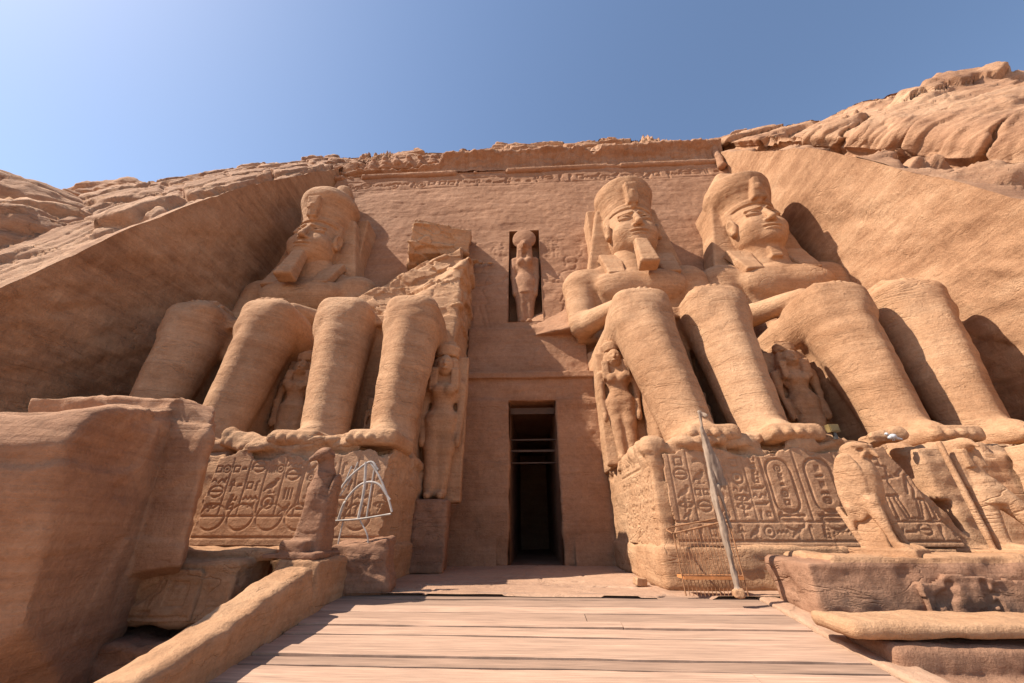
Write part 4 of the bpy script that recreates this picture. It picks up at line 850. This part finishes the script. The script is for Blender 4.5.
S.cap('body', P(-.30, .14, 1.93), P(.18, .14, 1.93), .11, .11, .08); S.cap('body', P(-.34, .14, 1.9), P(-.38, .1, 1.35), .1, .08, .04); S.cap('body', P(.22, .14, 1.9), P(.27, .1, 1.66), .1, .07, .04)
S.ell('head', P(-.06, .0, 2.22), (.17, .22, .17), .04); S.cap('head', P(-.06, -.18, 2.24), P(-.06, -.30, 2.13), .07, .035, .03); S.box('headcloth', P(-.06, .14, 2.12), (.23, .15, .25), .08, .03, taper=(1.2, .85))
for sg in (-1, 1): S.box('headcloth', P(-.06 + sg * .17, -.04, 1.9), (.07, .06, .2), .02, .03)
S.box('back_pillar', P(-.66, .05, 1.15), (.04, .06, 1.2), .012, .01); S.box('base', P(.2, -.08, .0), (.95, .72, .07), .03, .02)
S.emit(.022, SAND, q, disp=lambda V, N: .010 * fbm(V, .5, 3, 261) + .004 * fbm(V, .12, 3, 262))

# ------------------------------------------------------------------ terrace edge walls, parapet, ledges
def slab(name, label, cat, parts, h, mat, disp, loc, group=None, mats={}):
    root = thing(name, label, cat, loc, group); S = Sculpt()
    for a in parts: getattr(S, a[0])(*a[1:-1], **a[-1])
    S.emit(h, mat, root, disp=disp, mats=mats); return root
def worn(seed, a=.05, holes=0.): 
    return lambda V, N: a * fbm(V, 1.1, 4, seed) + .35 * a * fbm(V, .25, 3, seed + 1) + .5 * a * fbm(V * [.15, .15, 1], .3, 3, seed + 2) - holes * np.maximum(fbm(V, .9, 3, seed + 3) - .35, 0)
slab('balustrade', 'long worn balustrade wall with eroded reliefs under the complete falcon', 'wall', [
    ('box', 'wall', (13.2, -8.3, .25), (7.85, .75, .62), .06, .03, {}), ('box', 'top_course', (13.4, -8.2, .9), (7.5, .82, .09), .05, .02, {}), ('box', 'footing', (13.3, -8.8, -.9), (7.85, .5, .7), .06, .03, {})], .055, SAND, worn(301, .045, .16), (13, -8.3, -.3), mats={'wall': REDST, 'footing': REDST})  # shade of the front painted by darker stone on wall and footing
cv = Canvas(7.2, .8, .03)
for i, x in enumerate((.4, 1.1, 1.9, 2.9, 3.6, 4.4, 5.3, 6.1, 6.8)): cv.glyph(('man', 'bird', 'man', 'reed', 'eye', 'man', 'bird', 'hand', 'man')[i], x, .42, .62, .07)
bal = [o for o in bpy.data.objects if o.name == 'balustrade'][0]
sheet('relief_panel', cv, lambda u, v, d: (6.6 + u + 0 * v, -9.13 + d + 0 * u, -.12 + v), REDST, bal, .05, ragged(303, .75, lambda u, v, n: fbm(np.stack([u, v, 0 * u], 1), 1.3, 3, 305) > -.25, .15), False, .14)  # dark base colour continues the painted shade of the wall front
slab('terrace_ledge', 'long low ledge with a rounded lip in front of the right balustrade', 'ledge', [
    ('box', 'lip', (12.75, -10.2, .08), (8.0, .5, .09), .06, .03, {}), ('box', 'wall', (12.7, -10.2, -1.4), (7.5, .5, 1.3), .05, .03, {}), ('box', 'wall', (12.7, -10.45, -.62), (7.5, .5, .14), .06, .05, {})], .05, SAND, worn(311, .03, .05), (12.6, -10.3, -2), mats={'wall': REDST})  # wall colour darker than the lip: shade painted into the front
slab('ramp_edge', 'sunlit sloping stone edge along the right side of the boards', 'kerb', [
    ('planes', 'kerb', [((0, .133, 1), (0, 0, 0)), ((0, 0, 0), (0, 0, 0))], (0, 0, 0), (1, 1, 1), .1, {})] if False else [('box', 'kerb', (5.22, -13.6, -1.25), (.26, 6.4, .55), .06, .03, (7.6, 0, 0), {})], .05, FLOOR, worn(321, .025), (5.22, -12, -2))
slab('ramp_parapet', 'thick rounded stone parapet sloping up the left side of the boards', 'parapet', [
    ('box', 'parapet', (-5.13, -10.62, -.38), (.37, 1.85, .72), .15, .03, (15.1, 0, 0), {}), ('box', 'parapet', (-5.15, -14.4, -1.42), (.38, 2.05, .72), .15, .03, (15.1, 0, 0), {}), ('box', 'parapet', (-5.25, -8.15, .15), (.5, .75, .72), .1, .06, {})], .045, SAND, worn(331, .045, .05), (-5.2, -11, -2))
slab('relief_block', 'low block with carved figures left of the ramp parapet', 'block', [
    ('box', 'block', (-9.5, -8.5, .28), (3.1, .6, .58), .05, .03, {}), ('box', 'top_course', (-9.3, -7.7, .95), (3.3, .9, .12), .05, .03, {})], .05, SAND, worn(341, .05, .05), (-9.4, -8.5, -.3))
rb = bpy.data.objects['relief_block']; cv = Canvas(5.2, .9, .03)
for i, x in enumerate(np.arange(.4, 5, .62)): cv.glyph(('bird', 'man', 'hand', 'reed', 'man', 'snake', 'bird', 'stool')[i % 8], x, .47, .7, .07)
cv.seg((.1, .06), (5.1, .06), .05, .05)
sheet('relief_panel', cv, lambda u, v, d: (-12.3 + u + 0 * v, -9.16 + d * 1.3 + 0 * u, -.2 + v), SAND, rb, .03, ragged(343, .95), False, .12)
slab('footing_block', 'broken lower course under the carved block, left of the parapet', 'block', [
    ('box', 'block', (-9.6, -9.0, -.9), (3.6, .75, .55), .12, .05, (0, 3, 0), {}), ('box', 'block', (-8.9, -9.8, -1.7), (3.4, .8, .6), .14, .05, (0, -2, 0), {})], .06, REDST, worn(351, .09, .1), (-9.4, -9.3, -2.3))
# fallen boulder in the left foreground
root = thing('fallen_boulder', 'huge fallen rock with a lit top and shaded undercut face in the left foreground', 'boulder', (-10, -10.5, -2.3)); S = Sculpt()
S.planes('boulder', [((.10, -.99, -.05), (-8.6, -9.75, 2)), ((.66, -.75, -.04), (-7.75, -9.85, 2)), ((.75, .6, .12), (-7.2, -10, 2.4)), ((0, -.1, 1), (-8.5, -10, 4.28)), ((.6, -.1, .7), (-7.6, -10, 3.6)), ((.2, -.3, -1), (-6.8, -10, 1.05)), ((0, 1, .1), (0, -8.6, 0)), ((-1, 0, 0), (-12, 0, 0))], (-12, -11.5, .6), (-6.5, -8.5, 4.5), .03, .05)
S.planes('boulder', [((.40, -.90, -.20), (-7.9, -12.1, 2.0)), ((-.05, -.33, 1), (-7.8, -12, 3.36)), ((.95, .28, .1), (-7.75, -12, 2.2)), ((.72, -.35, -.62), (-7.35, -12.0, .75)), ((0, 1, 0), (0, -9, 0)), ((-1, 0, 0), (-15, 0, 0)), ((.25, -.3, -1), (-9, -12, -2.2)), ((.3, -.9, .6), (-9.2, -12.55, 2.95))], (-15, -15.5, -2.6), (-6, -9, 4.4), .03, .08)
S.emit(.05, BOULDER, root, disp=lambda V, N: .07 * fbm(V, 2.6, 3, 361) + .055 * slabs(V / [2.2, 2.2, 1.3] + .12 * fbm(V, 1., 3, 362)[:, None], 363)[0] + .015 * fbm(V, .4, 4, 364) - .16 * np.maximum(ridged(V, 2.6, 2, 365) - 1.3, 0) + .07 * fbm(V, .9, 3, 366) * sstep(2.6, 3.3, V[:, 2]))
# broken slabs lying at the right end of the pedestal
slab('broken_block', 'tall broken block with a squared dark socket, at the right edge behind the striding figure', 'block', [('box', 'block', (14.0, -7.0, 2.0), (.9, .6, 1.5), .1, .05, (0, 8, 6), {}), ('box', 'block', (15.3, -7.0, 1.6), (.7, .6, 1.1), .1, .05, (0, -6, 0), {}), ('box', 'block', (14.0, -7.6, 2.3), (.4, .3, .35), .04, .02, {'cut': True})], .05, SAND, worn(371, .06, .08), (13.4, -7.2, .5))
r3 = np.random.default_rng(12)
RUB = [((-9.3, -6.1), .62, 'flat broken stone by the left foot of the broken colossus'), ((-6.3, -6.2), .5, 'rough stone between the feet of the broken colossus'), ((-10.2, -6.0), .45, 'low broken stone at the far end of the left pedestal top, beside the carved panel'), ((6.6, -6.0), .4, 'small stone between the feet of the colossus right of the door'), ((10.6, -6.0), .42, 'weathered stone on the right pedestal between the two colossi')]
for (x, y), s, lb in RUB:
    q = thing('loose_stone', lb, 'stone', (x, y, 3.85), 'broken stones on the pedestals'); S = Sculpt(); S.box('stone', (x, y, 3.95), (s * 1.3, s * .7, s * .45), .12, .05, tuple(r3.uniform(-14, 14, 3)))
    V, Q = S.build(.05, disp=worn(int(400 + x * 7), .09, .1)); mesh('stone', V, Q, SAND, q)
q = thing('loose_stone', 'small loose stone on the terrace right of the doorway', 'stone', (2.75, -5.9, .1), None); S = Sculpt(); S.box('stone', (2.75, -5.9, .2), (.17, .13, .11), .03, .02, (5, 8, 20)); V, Q = S.build(.025, disp=worn(420, .02)); mesh('stone', V, Q, SAND, q)

# ------------------------------------------------------------------ the visitors' barrier things
def tube(pts, r, n=8, flat=1.):
    P = catmull(pts, max(6, 8 * (len(pts) - 1))) if len(pts) > 2 else np.asarray(pts, float); T = np.gradient(P, axis=0); T /= np.linalg.norm(T, axis=1, keepdims=True)
    ref = np.where(np.abs(T[:, 2:]) > .9, np.array([[1., 0, 0]]), np.array([[0, 0, 1.]])); A = np.cross(T, ref); A /= np.linalg.norm(A, axis=1, keepdims=True); B = np.cross(T, A)
    a = np.linspace(0, 2 * math.pi, n, endpoint=False); V = P[:, None] + r * (np.cos(a)[None, :, None] * A[:, None] + flat * np.sin(a)[None, :, None] * B[:, None])
    i = np.arange(len(P) * n).reshape(len(P), n); Q = np.stack([i[:-1], np.roll(i[:-1], -1, 1), np.roll(i[1:], -1, 1), i[1:]], -1).reshape(-1, 4)[:, ::-1]
    return V.reshape(-1, 3), Q
def tubes(L):
    VV, QQ, n = [], [], 0
    for V, Q in L: VV.append(V); QQ.append(Q + n); n += len(V)
    return np.concatenate(VV), np.concatenate(QQ)
RUST = plain('rusty_wire', (.30, .145, .07), .7, .2, .4, 9); PALE = plain('pale_paint', (.42, .36, .31), .6, 0, .25, 6); POSTM = plain('weathered_post', (.27, .19, .135), .8, 0, .35, 5, .4, (3, 3, .5)); ORANGE = plain('orange_board', (.50, .20, .07), .7, 0, .3, 6)
# barrier of thin rods beside the ramp
x0, x1, yb, zb = 3.35, 4.75, -7.55, .12
q = thing('rod_barrier', 'low barrier of thin rusty upright rods with an orange bottom board', 'barrier', ((x0 + x1) / 2, yb, .1))
V, Q = tube([(x0 - .04, yb, zb + 1.25), (x1 + .02, yb - .05, zb + 1.55)], .022); mesh('rail', V, Q, RUST, q)
V, Q = tube([(x0, yb, zb + .38), (x1, yb, zb + .38)], .018); mesh('rail', V, Q, RUST, q)
V, Q = tube([(x0 - .04, yb, zb + 1.25), (x0 + .15, yb + .75, zb + 1.38), (x1, yb + .75, zb + 1.6)], .02); mesh('rail', V, Q, RUST, q)
for i in range(17):
    x = x0 + (x1 - x0) * i / 16; V, Q = tube([(x + .02, yb, zb - .02), (x - .03, yb - .03, zb + 1.25 + .3 * i / 16)], .009 if i not in (0, 16) else .016, 6); mesh('rod', V, Q, RUST, q)
V, Q = boxV(x0 + .05, x1, yb - .04, yb + .5, zb + .30, zb + .36); mesh('board', V, Q, ORANGE, q, smooth=False)
# leaning pale post
q = thing('leaning_post', 'tall pale weathered post with torn covering, leaning beside the rod barrier', 'post', (4.6, -8.1, 0)); S = Sculpt()
pa, pb, pc = aty(737, 590, -8.2), aty(716, 500, -8.1), aty(699, 412, -8.0); S.cap('post', pa, pb, .065, .07, .03); S.cap('post', pb, pc, .07, .05, .03); S.box('covering', (pb + pc) / 2 + [.10, 0, -.05], (.10, .05, .75), .03, .03, (0, -9, 10), taper=(1.4, .5)); S.cap('covering', pc, pc + [.13, -.02, -.12], .06, .05, .04); S.cap('covering', pb + [.12, 0, .3], pb + [.2, 0, -.6], .05, .03, .03)
S.box('foot', pa + [.0, 0, -.06], (.11, .1, .09), .04, .03)
S.emit(.025, POSTM, q, disp=lambda V, N: .03 * fbm(V * [2.5, 2.5, 1], .5, 4, 431) + .012 * fbm(V * [4, 4, .6], .2, 3, 432), mats={'foot': SAND})
# bent white tubing left of the doorway
q = thing('bent_frame', 'tangle of bent white tubes standing by the shaded inner corner of the left pedestal', 'frame', (-4.6, -7.3, .2)); zc = .15
def W(px, py, y=-7.4): return aty(px, py, y)
V, Q = tubes([tube([W(333, 505), W(340, 490), W(352, 475), W(370, 462), W(378, 470)], .035), tube([W(338, 520), W(346, 500), W(362, 484), W(378, 484), W(390, 500)], .035), tube([W(370, 462), W(380, 478), W(388, 498), W(392, 512)], .03)]); mesh('arch', V, Q, PALE, q)
V, Q = tubes([tube([W(366, 462), W(364, 490), W(358, 520)], .04), tube([W(374, 470), W(370, 495), W(366, 520)], .022), tube([W(352, 466), W(342, 488), W(332, 498)], .02), tube([W(358, 462), W(350, 480), W(340, 496)], .02), tube([W(360, 520), W(368, 540), W(362, 572, -7.3)], .02), tube([W(343, 522), W(338, 545), W(335, 575, -7.3)], .02)]); mesh('stay', V, Q, PALE, q)
V, Q = tubes([tube([W(334, 521), W(360, 519), W(391, 514)], .05, 8, .5)]); mesh('crossbar', V, Q, PALE, q)
# reddish block the tubes rest on
slab('corner_block', 'reddish broken block under the white tubes at the ramp top', 'block', [('box', 'block', (-4.55, -7.05, .6), (.75, .5, .62), .12, .05, (0, -6, 8), {})], .04, REDST, worn(441, .07, .08), (-4.5, -7.0, .1))

# ------------------------------------------------------------------ small things
q = thing('pigeon', 'small grey and white pigeon sitting on the right pedestal near the big toes', 'bird', (10.5, -6.45, 3.8)); S = Sculpt(); b = np.array(q.location)
S.ell('body', b + [0, 0, .10], (.13, .08, .075), .03, (0, -18, 0)); S.ell('body', b + [-.12, 0, .18], (.045, .042, .045), .03); S.cap('beak', b + [-.155, 0, .18], b + [-.19, 0, .165], .016, .008, .006)
S.cap('tail', b + [.1, 0, .06], b + [.23, 0, .02], .045, .025, .03); S.cap('leg#0', b + [0, -.03, .06], b + [0, -.03, -.02], .01, .01, .006); S.cap('leg#1', b + [0, .03, .06], b + [0, .03, -.02], .01, .01, .006)
S.emit(.008, plain('pigeon_grey', (.45, .44, .44), .7, 0, .4, 12), q)
q = thing('floodlight', 'small yellow brown box lamp on the right pedestal between the two colossi', 'lamp', (8.75, -6.7, 3.95)); V, Q = boxV(8.6, 8.88, -6.75, -6.58, 4.0, 4.22); mesh('housing', V, Q, plain('lamp_box', (.17, .115, .045), .5), q, smooth=False)
V, Q = boxV(8.63, 8.85, -6.765, -6.752, 4.03, 4.19); mesh('glass', V, Q, plain('lamp_glass', (.14, .10, .04), .25), q, smooth=False); V, Q = boxV(8.7, 8.78, -6.7, -6.62, 3.8, 4.0); mesh('bracket', V, Q, plain('lamp_bracket', (.1, .09, .08), .5, .6), q, smooth=False)
